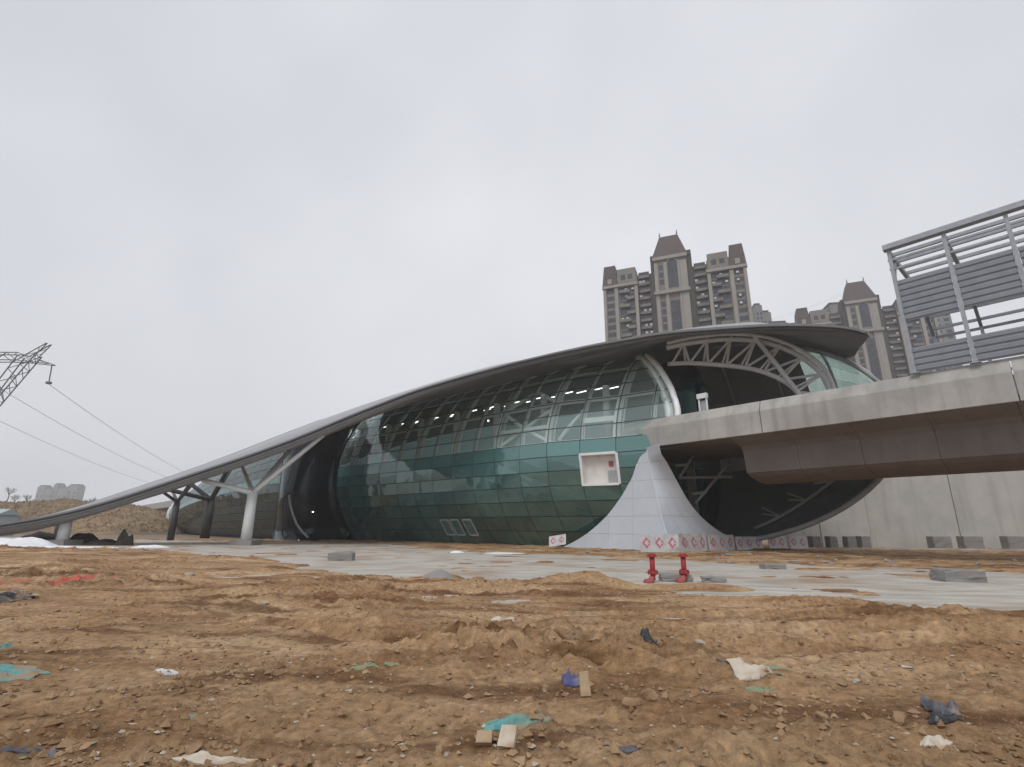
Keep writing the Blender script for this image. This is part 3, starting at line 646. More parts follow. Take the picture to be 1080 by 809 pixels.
fr_f = pchip([-49, -45, -38, -30, -24, -18, -12, -6, 0, 6, 12, 20], [.2, 1.0, 2.2, 5.7, 8.7, 12.05, 15.35, 18.05, 19.95, 20.9, 21.3, 19.8])
def roof_z(u, v, vn, zn):
    zc = float(zc_f(u)); vf = float(vf_f(u)); vc = min(12., .5*(vn+vf)+3)
    if v <= vc:
        k = (v-vn)/(vc-vn); z1 = zn+(zc-zn)*(k+.2*k*(1-k))
    else:
        k = (v-vc)/max(.1, vf-vc); z1 = zc-(1.8 if u > -2 else .6)*k*k
    z2 = float(fr_f(v))-.15-(float(fr_f(vn))-.15-zn)*math.exp(-(v-vn)/3.)
    b = min(1, max(0, (u-5)/9)); b = b*b*(3-2*b)
    return z1*(1-b)+z2*b
NS, NV = 90, 26
top, bot = [], []
for i, s in enumerate(np.linspace(0, ss[-1], NS)):
    u, vn, zn = float(eu(s)), float(ev(s)), float(ez(s)); vf = float(vf_f(u)); fs_ = float(np.interp(u, [-17, 0, 10, 20, 33, 40], [.25, .35, .5, .95, .75, .4]))
    rt, rb = [], []
    for k in np.linspace(0, 1, NV)**1.25:
        v = vn+(vf-vn)*k; z = roof_z(u, v, vn, zn); dv = v-vn
        th = fs_*(.5+.5*min(1, dv/1.6))+.12
        rt.append(W(u, v, z)); rb.append(W(u, v+.15*min(1, dv+.2), max(z-th-.25*min(1, dv/1.4), -.25)))
    top.append(rt); bot.append(rb)
roof = obj('roof', MB().grid(top, True), 'roof_top', station, True)
obj('soffit', MB().grid(bot), 'roof_under', roof, True)
g = MB(); gl_ = MB()
fa = []; fl = []
for i, s in enumerate(np.linspace(0, ss[-1], NS)):
    u = float(eu(s)); t0, b0 = top[i][0], bot[i][0]
    h1 = float(np.interp(u, [-17, 0, 12, 20, 40], [.2, .17, .12, .13, .13]))
    fl.append([t0+Zv*.03-N*.18, t0-Zv*h1-N*.15, t0-Zv*h1+N*.1]); fa.append([t0-Zv*h1-N*.04, b0-N*.02, b0+N*.4-Zv*.05, bot[i][3]-Zv*.02])
for nm_, (ia, ib), mt_ in (('fascia', (0, 1), 'roof_edge'), ('drip_edge', (1, 2), 'roof_lip'), ('edge_soffit', (2, 3), 'roof_edge')):
    obj(nm_, MB().grid([[r_[ia], r_[ib]] for r_ in fa], True), mt_, roof, True)
g = MB(); g.sheet([[a_, b_] for a_, b_, c_ in fl], [[N*.3, N*.3]]*NS); obj('edge_lip', g, 'roof_lip', roof)
g = MB(); g.tube([r_[0]-N*.1-Zv*.03 for r_ in fa], .075, 6); obj('shadow_line', g, 'joint', roof)  # dark tube drawn as the shadow between lip and fascia
g = MB(); g.tube([r_[1]*.55+r_[0]*.45-N*.03 for r_ in fa], .035, 6); obj('fascia_seam', g, 'roof_lip', roof)
for sd_, nm in ((NS-1, 'back_verge'), (0, 'tip_verge')):
    g = MB(); st_ = [[top[sd_][k]+Zv*.04, bot[sd_][k]-Zv*.04] for k in range(NV)]; g.sheet(st_, [[A*(.12 if sd_ else -.12)]*2]*NV); obj(nm, g, 'roof_edge', roof)
g = MB(); g.grid([[top[i][NV-1], bot[i][NV-1]] for i in range(NS)]); obj('far_fascia', g, 'roof_edge', roof)

# ---- branching canopy columns
def under(p, down=0.):      # height of the roof underside above a plan point
    u, v, _ = uvz(p); best = None
    T = np.array(bot); d = (T[..., 0]-p[0])**2+(T[..., 1]-p[1])**2; i, j = np.unravel_index(d.argmin(), d.shape); return T[i, j, 2]-down
def canopy_column(base, hfork, tips, r_, mt, label=None, pad=True):
    base = np.array(base, float); base[2] = 0
    o = obj('canopy_column', MB().lathe(base, [(r_*1.12, 0), (r_*1.05, hfork*.5), (r_, hfork)], 16), mt, station, True)
    if label: o['label'] = label
    f = base+Zv*hfork
    for t_ in tips:
        t_ = np.array(t_, float); t_[2] = under(t_)+.05
        obj('branch', MB().tube([f-Zv*.25, f+(t_-f)*.06, t_], r_*.62, 10, r_*.45), mt, o, True)
    if pad: obj('footing', MB().box(base-Zv*.1, 2.1, 2.1, .55), 'conc_block', o)
    return o
bB = atY(259, 573, 51.5)
canopy_column(bB, 4.9, [atY(214, 500, 49.2), atY(341, 460, 50.2), atY(318, 480, 60), atY(250, 500, 60)], .46, 'steel', 'pale grey branching column nearest to the photographer')
bA = atY(65, 572, 46.6)
canopy_column(bA, under(bA)+.3, [], .42, 'steel', 'short pale column near the low end of the roof')
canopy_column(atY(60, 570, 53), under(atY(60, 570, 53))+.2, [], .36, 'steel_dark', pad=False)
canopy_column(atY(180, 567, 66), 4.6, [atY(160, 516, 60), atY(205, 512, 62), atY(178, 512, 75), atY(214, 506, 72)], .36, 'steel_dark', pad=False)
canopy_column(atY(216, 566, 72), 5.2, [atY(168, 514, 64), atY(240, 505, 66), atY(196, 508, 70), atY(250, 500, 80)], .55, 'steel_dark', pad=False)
# dark sheet added as shade under the canopy, with a curved white edge member
dk0, dk1 = atY(268, 571, 67), snear(42.5, .5, .3)
g = MB(); P = []
for t_ in np.linspace(0, 1, 12):
    row = []
    for z_ in np.linspace(0, 1, 9):
        e1 = snear(42.5, max(.2, z_*17), .3); p = dk0*(1-t_)+e1*t_; p = p+np.array([0, 5*(1-t_)**2-3.2*math.sin(t_*math.pi), 0])
        row.append(np.array([p[0], p[1], z_*(under(p)+.15)-.1*(1-z_)]))
    P.append(row)
obj('canopy_shade_sheet', MB().sheet(P, [[(.1, .4, 0)]*9]*12), 'shade_black', station, True)
g = MB(); g.tube([atY(x, y, 60.5) for x, y in ((305, 522), (306, 532), (309, 543), (313, 553), (319, 561), (325, 567))], .13, 8); obj('edge_member', g, 'steel_grey', station, True)
g = MB(); g.lathe(atY(330, 539.5, 60)-Zv*.05, [(.05, -.06), (.12, 0), (.05, .06)], 10); obj('spot_lamp', g, 'lamp', station)
# far end arch of the hall
g = MB(); kk = float(taper(149)); g.tube([W(149, float(vnear(149, z*kk)), z*kk) for z in np.linspace(0, 20.3, 24)], .6, 8); obj('far_rim', g, 'steel', station, True)

# ================================================================== VIADUCT
via = empty('viaduct', W(-20, 6, 0), 'concrete rail viaduct with tall parapet running out of the station over the site', 'viaduct')
def seg(prof, u0, u1): # closed profile (v,z) extruded
    g = MB(); n_ = len(prof); g.v = [tuple(W(u0, v, z)) for v, z in prof]+[tuple(W(u1, v, z)) for v, z in prof]
    g.f = [(i, (i+1) % n_, n_+(i+1) % n_, n_+i) for i in range(n_)]+[tuple(range(n_))[::-1], tuple(range(n_, 2*n_))]; return g
gird = [(.28, 8.47), (2.0, 8.0), (2.35, 7.7), (2.6, 6.02), (3.2, 5.75), (4.6, 5.45), (6, 5.35), (7.4, 5.45), (8.8, 5.75), (9.4, 6.02), (9.65, 7.7), (10, 8.0), (11.72, 8.47), (11.72, 8.9), (.28, 8.9)]
ux = [-75, -48, -24.4, -10.95, 1.4]
for a_, b_ in zip(ux, ux[1:]):
    obj('parapet', seg([(.03, 8.5), (.42, 8.5), (.62, 10.86), (.34, 10.9), (-.02, 10.12), (-.02, 10.05)], a_+.03, b_-.03), 'conc', via)
for a_, b_ in ((-75, -36), (-36, 3)):
    obj('far_parapet', seg([(11.72, 8.5), (12, 8.5), (12, 10.8), (11.72, 10.8)], a_, b_), 'conc', via)
gu = [-75]+[-72+3.98*k for k in range(16)]+[-8.4]
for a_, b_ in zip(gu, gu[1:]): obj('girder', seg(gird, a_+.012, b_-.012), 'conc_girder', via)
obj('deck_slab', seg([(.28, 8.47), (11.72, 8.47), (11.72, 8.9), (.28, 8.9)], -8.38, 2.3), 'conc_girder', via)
# beyond the station
obj('far_parapet', seg([(0, 8.5), (.28, 8.5), (.28, 10.8), (0, 10.8)], 149, 380), 'conc', via)
obj('girder', seg(gird, 150.5, 380), 'conc_girder', via)
for u in (-48,):
    g = MB(); g.box(W(u, 6, 0), 2.4, 4.2, 4.9, A, N); obj('pier', g, 'conc_girder', via)
for u in (175, 205, 235, 265, 295, 325):
    g = MB(); g.box(W(u, 6, 0), 2, 3.5, 4.95, A, N); obj('pier', g, 'conc_girder', via)
# small white cabinet frame on the deck edge
cab = empty('signal_cabinet', W(-6.6, .9, 8.9), 'small white steel cabinet frame on the viaduct deck inside the arch', 'cabinet')
cp = atplane(742, 432, W(0, .9), N); cu = uvz(cp)[0]; ORG[cab.name] = W(cu, .9, 8.9); cab.location = W(cu, .9, 8.9).tolist()
for s_ in (-.32, .32): obj('upright', MB().beam(W(cu+s_, .9, 8.9), W(cu+s_, .9, 12.2), .12, .12), 'steel', cab)
obj('head_box', MB().box(W(cu, .9, 12.05), .85, .3, .4, A, N), 'steel', cab); obj('back_plate', MB().box(W(cu, 1.02, 9.5), .5, .06, 2.4, A, N), 'steel_grey', cab)

# ================================================================== NOISE BARRIER
nb = empty('noise_barrier', W(-23, 6, 10.93), 'half-built steel noise barrier of grey ribbed panels and bare purlins on the viaduct', 'noise barrier')
posts = [-20.25-2.78*i for i in range(0, 10)]
for i, u in enumerate(posts):
    obj('post', MB().beam(W(u, .14, 10.93), W(u, .14, 19.3), .2, .26, N), 'galv', nb)
    obj('base_plate', MB().box(W(u, .15, 10.94), .5, .36, .06, A, N), 'galv', nb)
    obj('rafter', MB().beam(W(u, .3, 19.15), W(u, 8.6, 19.35), .2, .32), 'galv', nb)
    obj('rafter', MB().beam(W(u, 8.6, 19.35), W(u, 11.7, 16.6), .2, .3), 'galv', nb)
    obj('far_post', MB().beam(W(u, 11.8, 10.6), W(u, 11.8, 16.7), .2, .26, N), 'galv', nb)
    obj('knee_brace', MB().beam(W(u-.02, .2, 17.3), W(u-.02, 1.6, 19.1), .12, .14), 'galv', nb)
ue = posts[-1]
obj('eaves_beam', MB().beam(W(posts[0]+.25, .02, 19.45), W(ue, .02, 19.45), .5, .34, Zv), 'galv', nb)
for v_ in (1.35, 2.6, 3.9, 5.2, 6.5, 7.8): obj('purlin', MB().beam(W(posts[0]+.2, v_, 19.42+.02*v_), W(ue, v_, 19.42+.02*v_), .16, .22), 'galv', nb)
for k_ in np.linspace(.08, .95, 4): obj('purlin', MB().beam(W(posts[0]+.2, 8.75+2.95*k_, 19.5-2.65*k_), W(ue, 8.75+2.95*k_, 19.5-2.65*k_), .16, .2), 'galv', nb)
for z_ in (13.0, 13.7, 14.4, 15.1, 15.8, 16.4): obj('far_rail', MB().beam(W(posts[0]+.2, 11.98, z_), W(ue, 11.98, z_), .12, .2), 'galv', nb)
for k_, v_ in ((.5, 17.95), (1.0, 18.6)): obj('side_rail', MB().beam(W(posts[0]+.15, .14, v_), W(ue, .14, v_), .1, .14), 'galv', nb)
M['panel'] = mat('ribbed_panel_paint', (.235, .25, .285), (.20, .215, .25), rough=.5, scale=1.0, metal=.1)
def ribbed(u0, u1, z0, z1, n_):
    g = MB(); prof = []
    hh = (z1-z0)/n_
    for i in range(n_): prof += [(0.02, z0+hh*i), (.02, z0+hh*(i+.12)), (-.045, z0+hh*(i+.3)), (-.045, z0+hh*(i+.82)), (.02, z0+hh*(i+1))]
    P = [[W(u0, v+.12, z), W(u1, v+.12, z)] for v, z in prof]
    return g.sheet(P, [[N*.05]*2]*len(P))
for a_, b_ in zip(posts, posts[1:]):
    obj('ribbed_panel', ribbed(b_+.12, a_-.12, 14.32, 17.1, 7), 'panel', nb)
    obj('ribbed_panel', ribbed(b_+.12, a_-.12, 10.99, 12.55, 4), 'panel', nb)
    obj('far_panel', MB().box(W((a_+b_)/2, 11.85, 10.85), 2.5, .08, 1.7, A, N), 'panel', nb)

# ================================================================== RETAINING WALL and blocks
wy = 57.; wall = empty('retaining_wall', (70, wy, 0), 'pale concrete retaining wall with tie holes behind the viaduct', 'wall')
jx = [atY(826, 577, wy)[0], atY(868, 577, wy)[0]]+[atY(1009, 545, wy)[0]+9.6*k for k in (-1, 0, 1, 2, 3, 4)]
jx = sorted(jx)
for k, (a_, b_) in enumerate(zip(jx, jx[1:])):
    yj = wy+(.0 if k % 2 else .05)
    o = obj('wall_panel', MB().box(((a_+b_)/2, yj+.25, -.3), b_-a_-.07, .5, 9.3), 'conc_wall', wall)
    for hx in np.arange(a_+1.2, b_-.4, 2.4):
        for hz in (1.0, 3.0, 4.9):
            g = MB(); n_ = 8; c_ = np.array([hx, yj-.006, hz])
            g.add([c_+np.array([math.cos(2*math.pi*i/n_)*.07, 0, math.sin(2*math.pi*i/n_)*.07]) for i in range(n_)]+[c_+np.array([math.cos(2*math.pi*i/n_)*.05, .03, math.sin(2*math.pi*i/n_)*.05]) for i in range(n_)], [(i, (i+1) % n_, n_+(i+1) % n_, n_+i) for i in range(n_)]+[tuple(range(n_, 2*n_))])
            obj('tie_hole', g, 'joint', o)
tag(obj('kerb', MB().box((66, 52.6, 0), 74, .5, .2), 'conc'), kind='structure')
def block(px, py, wpx, hpx, Yb, label, mt='conc_block', rz=0., dep=.9):
    p = atY(px, py, Yb); sc = Yb/560.; g = MB(); w_, h_ = wpx*sc, hpx*sc
    c_, s_ = math.cos(rz), math.sin(rz); g.box((p[0], p[1], max(p[2]-.08, -.1) if Yb > 40 else -.05), w_, dep, h_+.1, (c_, s_, 0), (-s_, c_, 0))
    o = obj('concrete_block', g, mt); bm = bmesh.new(); bm.from_mesh(o.data); bmesh.ops.bevel(bm, geom=bm.edges[:], offset=.025*min(1, w_), segments=1, affect='EDGES')
    bmesh.ops.subdivide_edges(bm, edges=[e for e in bm.edges if e.calc_length() > .15], cuts=3, use_grid_fill=True); r_ = random.Random(int(px))
    for v in bm.verts: v.co += Vector((r_.gauss(0, .012), r_.gauss(0, .012), r_.gauss(0, .014)))
    for _ in range(4):
        e = r_.choice(list(bm.verts))
        for v in bm.verts:
            d_ = (v.co-e.co).length
            if d_ < .22: v.co += (Vector((0, 0, h_/2))-v.co).normalized()*(.22-d_)*.35
    bm.to_mesh(o.data); bm.free()
    return tag(o, label, 'block', 'concrete blocks lying about the site')
for px, wp, lb, c_ in ((860, 9, 'small grey concrete block nearest the nose of the station, at the wall foot', 0), (878, 8, 'small pinkish concrete block, second from the station at the wall foot', 1), (897, 9, 'small concrete block, third from the station at the wall foot', 0), (912, 10, 'mottled concrete block at the wall foot left of the long gap', 0), (992, 19, 'dark grey concrete block at the wall foot left of the wall joint', 0), (1025, 21, 'dark grey concrete block at the wall foot right of the wall joint', 0), (1074, 26, 'large grey concrete block at the wall foot by the right picture edge', 0)):
    block(px, 578.5, wp, 12, 54, lb, 'conc_block')
block(1010, 611, 38, 10, 19.5, 'low grey concrete block lying on the site road below the viaduct', rz=-.1)
block(360, 590, 24, 7, 28.5, 'low grey concrete slab on the road in front of the glass wall', rz=.1)
block(713, 613, 32, 5.5, 18.6, 'low dusty concrete block behind the two red standpipes', rz=-.12, dep=.6)
block(752, 612, 24, 4, 18.3, 'thin concrete block half buried right of the red standpipes', rz=-.2, dep=.5)
block(815, 598, 22, 4, 25, 'flat pale concrete slab on the shaded soil under the viaduct', rz=0, dep=.6)

# ================================================================== SIGN BOARDS
def sign(x0, x1, yt, yb, Y0, Y1, nd, label, tilt=0.):
    p0, p1 = atY(x0, yb, Y0), atY(x1, yb, Y1); z1 = atY(x0, yt, Y0)[2]; z0 = max(0, min(p0[2], p1[2]))
    p0[2] = z0; p1[2] = z0; d = p1-p0; L_ = np.linalg.norm(d); d /= L_; nn = np.cross(d, Zv); H_ = z1-z0
    lean = -nn*(.08+.03*(len(label) % 5)); tilt = tilt or (len(label) % 7-3)*.03
    s = empty('sign_board', (p0+p1)/2, label, 'sign', 'arrow sign boards leaning around the fin')
    def pt(fx, fz, o): return p0+d*L_*fx+(Zv*H_+lean)*fz+nn*o+Zv*tilt*fx
    obj('board', MB().sheet([[pt(0, 0, 0), pt(1, 0, 0)], [pt(0, 1, 0), pt(1, 1, 0)]], [[-nn*.04]*2]*2), 'paper', s)
    for k in range(nd):
        cx = (k+.5)/nd; rx = min(.36/nd, .36*H_/L_); rz_ = .33
        def q(ax, az, o=.006): return pt(cx+ax*rx, .52+az*rz_, o)
        # red diamond left of centre with a white bent arrow cut out of it
        g = MB(); g.add([q(-1, 0), q(-.05, -1), q(.35, -.55), q(-.05, -.4), q(-.5, 0), q(-.05, .45), q(.45, .5), q(-.05, 1)], [(0, 1, 2, 3), (0, 3, 4), (0, 4, 5), (0, 5, 6, 7)])
        g.add([q(.45, .5), q(.85, .1), q(.6, -.1), q(.25, .3)], [(0, 3, 2, 1)])
        g.add([q(.2, -.3), q(.5, -.55), q(.75, -.3), q(.45, -.1)], [(0, 1, 2, 3)])
        obj('arrow_mark', g, 'red_print', s)
    for fx in (.12, .88): obj('stake', MB().beam(pt(fx, -.05, -.08), pt(fx, .95, -.08), .06, .05), 'steel_grey', s)
    return s
sign(676, 717, 563.5, 582.5, 39.6, 39.6, 3, 'white board with three red arrows in front of the silver fin')
sign(719, 747, 563, 582, 40.2, 43.4, 3, 'shaded arrow board, second from the fin corner')
sign(749, 776, 564, 580.5, 43.6, 46.6, 3, 'shaded arrow board, third from the fin corner')
sign(778, 806, 566, 580, 46.8, 49, 3, 'low shaded arrow board under the deepest point of the shell')
sign(812, 831, 565, 579, 49.6, 50.4, 2, 'narrow shaded arrow board, last but one of the row under the shell')
sign(834, 853, 565, 578.5, 50.6, 51.2, 2, 'pale arrow board ending the row beside the retaining wall')
sign(579, 597, 566, 577, 46.8, 46.6, 2, 'small arrow board tipped over at the left foot of the silver fin', tilt=.25)

# ================================================================== RED STANDPIPES
def standpipe(px, py, Yb, label, elbow=-1):
    p = atY(px, py, Yb); p[2] = -.02; top_ = atY(px, 584, Yb)[2]+.02
    s = empty('standpipe', p, label, 'standpipe', 'red standpipes beside the road')
    obj('pipe', MB().lathe(p, [(.085, .2), (.085, top_-.06)], 18), 'red_paint', s, True)
    obj('top_flange', MB().lathe(p+Zv*(top_-.1), [(.16, 0), (.16, .055), (.12, .06), (.12, .1)], 18), 'red_paint', s)
    obj('lower_flange', MB().lathe(p+Zv*.33, [(.1, -.05), (.17, -.04), (.17, .01), (.165, .015), (.165, .06), (.1, .07)], 18), 'red_paint', s)
    obj('elbow', MB().tube([p+Zv*.3, p+np.array([.02*elbow, -.03, .18]), p+np.array([.12*elbow, -.1, .07]), p+np.array([.3*elbow, -.2, .04])], .11, 12), 'red_rust', s, True)
    g = MB()
    for k in range(6):
        a_ = k*math.pi/3; g.lathe(p+np.array([.14*math.cos(a_), .14*math.sin(a_), .27]), [(.016, 0), (.016, .15)], 6)
    obj('bolt_ring', g, 'steel_dark', s)
standpipe(689, 612, 18.0, 'taller red standpipe with an elbow, left of the pair')
standpipe(722, 609, 18.3, 'shorter red standpipe, right of the pair')

# ================================================================== APARTMENT TOWERS
M['t_wall'] = mat('tower_beige_render', (.185, .163, .142), (.22, .195, .17), rough=.85, scale=.15)
M['t_trim'] = mat('tower_pale_trim', (.31, .285, .255), (.27, .25, .225), rough=.8, scale=.2)
M['t_dark'] = mat('tower_brown_stone', (.065, .056, .053), (.085, .073, .068), rough=.85, scale=.2)
M['t_roof'] = mat('tower_roof_tiles', (.06, .04, .039), (.08, .054, .05), rough=.7, scale=.6)
M['t_glass'] = mat('tower_window_glass', (.02, .024, .034), (.06, .066, .08), rough=.15, scale=.8, spec=.6)
M['t_ac'] = mat('air_conditioner_white', (.55, .55, .54), (.42, .42, .42), rough=.6, scale=.3)
M['t_rail'] = mat('balcony_parapet', (.14, .125, .112), (.21, .19, .17), rough=.8, scale=.5)
def tower(px, Yc, ang, label, group, mirror=1, full=True):
    C = atY(px, 360, Yc); C[2] = -.3
    t = empty('apartment_tower', C, label, 'tower', group, ang)
    def bx(s0, s1, d0, d1, z0, z1, g): # local x = along facade, -y = towards viewer
        if mirror < 0: s0, s1 = -s1, -s0
        return g.hexa([(s0, -d1, z0), (s1, -d1, z0), (s1, -d0, z0), (s0, -d0, z0), (s0, -d1, z1), (s1, -d1, z1), (s1, -d0, z1), (s0, -d0, z1)])
    F = 3.0
    def o(nm, g, mt, par=t): return obj(nm, g, mt, par, local=True)
    # bodies: (s0, s1, depth, top)
    bodies = [(-25.7, -12.6, 1.2, 98), (-12.6, -7.3, -.6, 97.6), (-7.3, -5.9, .6, 102), (-5.9, 5.9, 2.4, 101.6), (5.9, 7.6, .6, 102), (7.6, 12.6, -.6, 97.6), (12.6, 25.7, 1.2, 98)]
    for s0, s1, dd, zt in bodies:
        o('wall', bx(s0, s1, -14, dd, 0, zt, MB()), 't_wall' if dd > 1 else 't_dark')
    # windows and balconies, floor by floor
    win, bal, sp = MB(), MB(), MB()
    for fl in range(1, 33):
        z = fl*F
        for sg in (-1, 1):
            def r(a, b): return (a, b) if sg > 0 else (-b, -a)
            a, b = r(21.6, 24.4); bx(a, b, 1.2, 1.24, z+.7, z+2.5, win)
            a, b = r(13.9, 19.6)
            bx(a, b, .6, 1.25, z+.15, z+2.75, win)
            if fl < 32:
                a2, b2 = r(13.9, 16.9) if fl % 2 else r(15.6, 19.6)
                bx(a2, b2, 1.26, 2.5, z-.15, z+1.0, bal)
                bx(a, b, 1.26, 1.4, z-.3, z+.1, bal)
            a, b = r(8.2, 12.2); bx(a, b, -.6, -.55, z+.5, z+2.6, win); bx(a, b, -.55, .5, z-.3, z+.75, bal)
        if z < 84 or 89 < z < 97:
            bx(-4.2, -2.7, 2.4, 2.44, z+.5, z+2.7, win)
        if z < 84: bx(-.9, 2.3, 2.4, 2.44, z+.2, z+2.7, win); bx(-.9, 2.3, 2.45, 2.52, z-.2, z+.35, sp)
    tag(o('windows', win, 't_glass'), kind='stuff'); tag(o('balconies', bal, 't_rail'), kind='stuff'); tag(o('spandrels', sp, 't_dark'), kind='stuff')
    g = MB(); r_ = random.Random(int(px))
    for _ in range(90):
        sg = r_.choice((-1, 1)); a = sg*r_.choice((8.6, 10.4, 11.6, 14.4, 17, 18.8, 22.6)); pass
        z_ = r_.randint(2, 31)*F+.95; d_ = 1.3 if abs(a) > 12.6 else -.5; bx(a-.45, a+.45, d_, d_+.6, z_, z_+.75, g)
    tag(o('air_conditioners', g, 't_ac'), kind='stuff')
    # pilasters
    for s0, s1 in ((-25.7, -24.6), (-21.3, -20.0), (-13.7, -12.5), (12.5, 13.7), (20.0, 21.3), (24.6, 25.7)): o('pilaster', bx(s0, s1, 1.2, 2.1, 0, 92.5, MB()), 't_trim')
    for s0, s1 in ((-5.9, -4.6), (-2.4, -1.2), (2.6, 3.3)): o('pilaster', bx(s0, s1, 2.4, 2.9, 0, 99.5, MB()), 't_trim')
    o('stair_wall', bx(3.4, 5.8, 2.4, 2.75, 0, 99.4, MB()), 't_trim')
    # cornices
    o('cornice', bx(-6.4, 6.4, 2.3, 3.7, 86.4, 87.6, MB()), 't_trim'); o('cornice', bx(-6.2, 6.2, 2.3, 3.3, 100.6, 101.9, MB()), 't_trim')
    for sg in (-1, 1):
        a, b = (12.3, 26.0) if sg > 0 else (-26.0, -12.3); o('cornice', bx(a, b, 1.1, 2.6, 92.6, 93.7, MB()), 't_trim')
        a, b = (13, 20) if sg > 0 else (-20, -13); o('attic', bx(a, b, -8, 1.9, 93.75, 100.2, MB()), 't_wall'); 
        g = MB(); 
        for k in range(2): bx(a+1.2+k*2.8, a+3+k*2.8, 1.9, 1.94, 95.5, 97.6, g)
        o('attic_window', g, 't_glass')
        a, b = (20.1, 25.9) if sg > 0 else (-25.9, -20.1)
        if mirror < 0: a, b = -b, -a
        g = MB(); g.hexa([(a, -2.2, 93.72), (b, -2.2, 93.72), (b, 9, 93.72), (a, 9, 93.72), (a+.7, -1.3, 102.6), (b-.7, -1.3, 102.6), (b-.7, 8, 102.6), (a+.7, 8, 102.6)]); o('mansard_roof', g, 't_roof')
        g = MB(); bx((a+b)/2-.8 if mirror > 0 else -((a+b)/2+.8), (a+b)/2+.8 if mirror > 0 else -((a+b)/2-.8), 1.6, 2.45, 94.2, 96.4, g); o('dormer', g, 't_trim')
    # arched window of the centre bay
    g = MB(); n_ = 10; pts = [(-1.0, 89), (2.4, 89)]+[(.7+1.7*math.cos(math.pi*i/n_), 98.6+1.7*math.sin(math.pi*i/n_)) for i in range(n_+1)]
    if mirror < 0: pts = [(-x, z) for x, z in pts]
    k = len(pts); g.v = [(x, -2.46, z) for x, z in pts]+[(x, -2.3, z) for x, z in pts]; g.f = [tuple(range(k)), tuple(range(k, 2*k))[::-1]]+[(i, (i+1) % k, k+(i+1) % k, k+i) for i in range(k)]
    aw = o('arched_window', g, 't_glass')
    g = MB(); pa = [(.7+2.1*math.cos(math.pi*i/14), -2.6, 98.6+2.1*math.sin(math.pi*i/14)) for i in range(15)]; 
    if mirror < 0: pa = [(-x, y, z) for x, y, z in pa]
    g.tube(pa, .28, 6); o('arch_moulding', g, 't_trim', aw)
    g = MB(); g.hexa([(-6.3, -3.2, 101.95), (6.3, -3.2, 101.95), (6.3, 9, 101.95), (-6.3, 9, 101.95), (-3.4, .4, 112.2), (3.4, .4, 112.2), (3.4, 6, 112.2), (-3.4, 6, 112.2)]); mr_ = o('mansard_roof', g, 't_roof')
    for x in (-3.2, 3.2): o('finial', MB().lathe((x, -.2, 112.1), [(.28, 0), (.2, .8), (.02, 2.0)], 8), 't_roof', mr_)
    for s0, s1 in ((-7.3, -5.95), (5.95, 7.6)): o('side_turret', bx(s0, s1, -6, .9, 102.05, 104, MB()), 't_dark')
    return t
tower(714, 175.2, R(-22), 'tall beige apartment tower with a pointed dark roof directly behind the station', 'apartment towers')
tower(914, 212, R(-24), 'tall hazy apartment tower with dark roof between the station nose and the noise barrier', 'apartment towers', mirror=1)
M['far_wall'] = mat('far_block_render', (.17, .165, .165), (.22, .215, .21), rough=.9, scale=.1)
def far_block(steps, Yc, ang, label, depth=14, floor=3., wcol=3.2, mt='far_wall'):
    """steps: list of (px_left, px_right, py_top)"""
    cpx = (steps[0][0]+steps[-1][1])/2; C = atY(cpx, 550, Yc); C[2] = -.3
    t = empty('apartment_block', C, label, 'apartment block', 'far apartment blocks', ang)
    for a, b, ytop in steps:
        x0 = atY(a, ytop, Yc)[0]-C[0]; x1 = atY(b, ytop, Yc)[0]-C[0]; h = atY((a+b)/2, ytop, Yc)[2]+.3
        obj('wall', MB().box(((x0+x1)/2, depth/2, 0), x1-x0-.1, depth, h), mt, t, local=True)
        obj('parapet', MB().box(((x0+x1)/2, depth/2, h), (x1-x0)*.8, depth*.7, 2.2), 't_dark', t, local=True)
        g = MB(); nx = max(2, int((x1-x0)/wcol)); cw = (x1-x0)/nx
        for i in range(nx):
            for k in range(1, int(h/floor)-1): g.box((x0+cw*(i+.5), -.02, k*floor+.6), cw*.55, .1, floor*.55)
        tag(obj('windows', g, 't_glass', t, local=True), kind='stuff')
    return t
far_block([(40, 48, 513), (48, 57, 516), (57, 62, 511), (62, 72, 515), (72, 83, 512)], 800, 0, 'pale far apartment block in the haze above the brown bank', floor=6, wcol=9)
far_block([(860, 872, 331), (872, 886, 324)], 260, R(-10), 'stepped grey apartment block left of the hazy tower')
far_block([(796, 803, 322), (803, 812, 330), (812, 830, 342), (830, 860, 345)], 290, R(-10), 'low hazy apartment block just right of the tall beige tower')
far_block([(955, 972, 333), (972, 990, 325)], 240, R(-12), 'grey-green apartment block seen through the gap in the noise barrier')

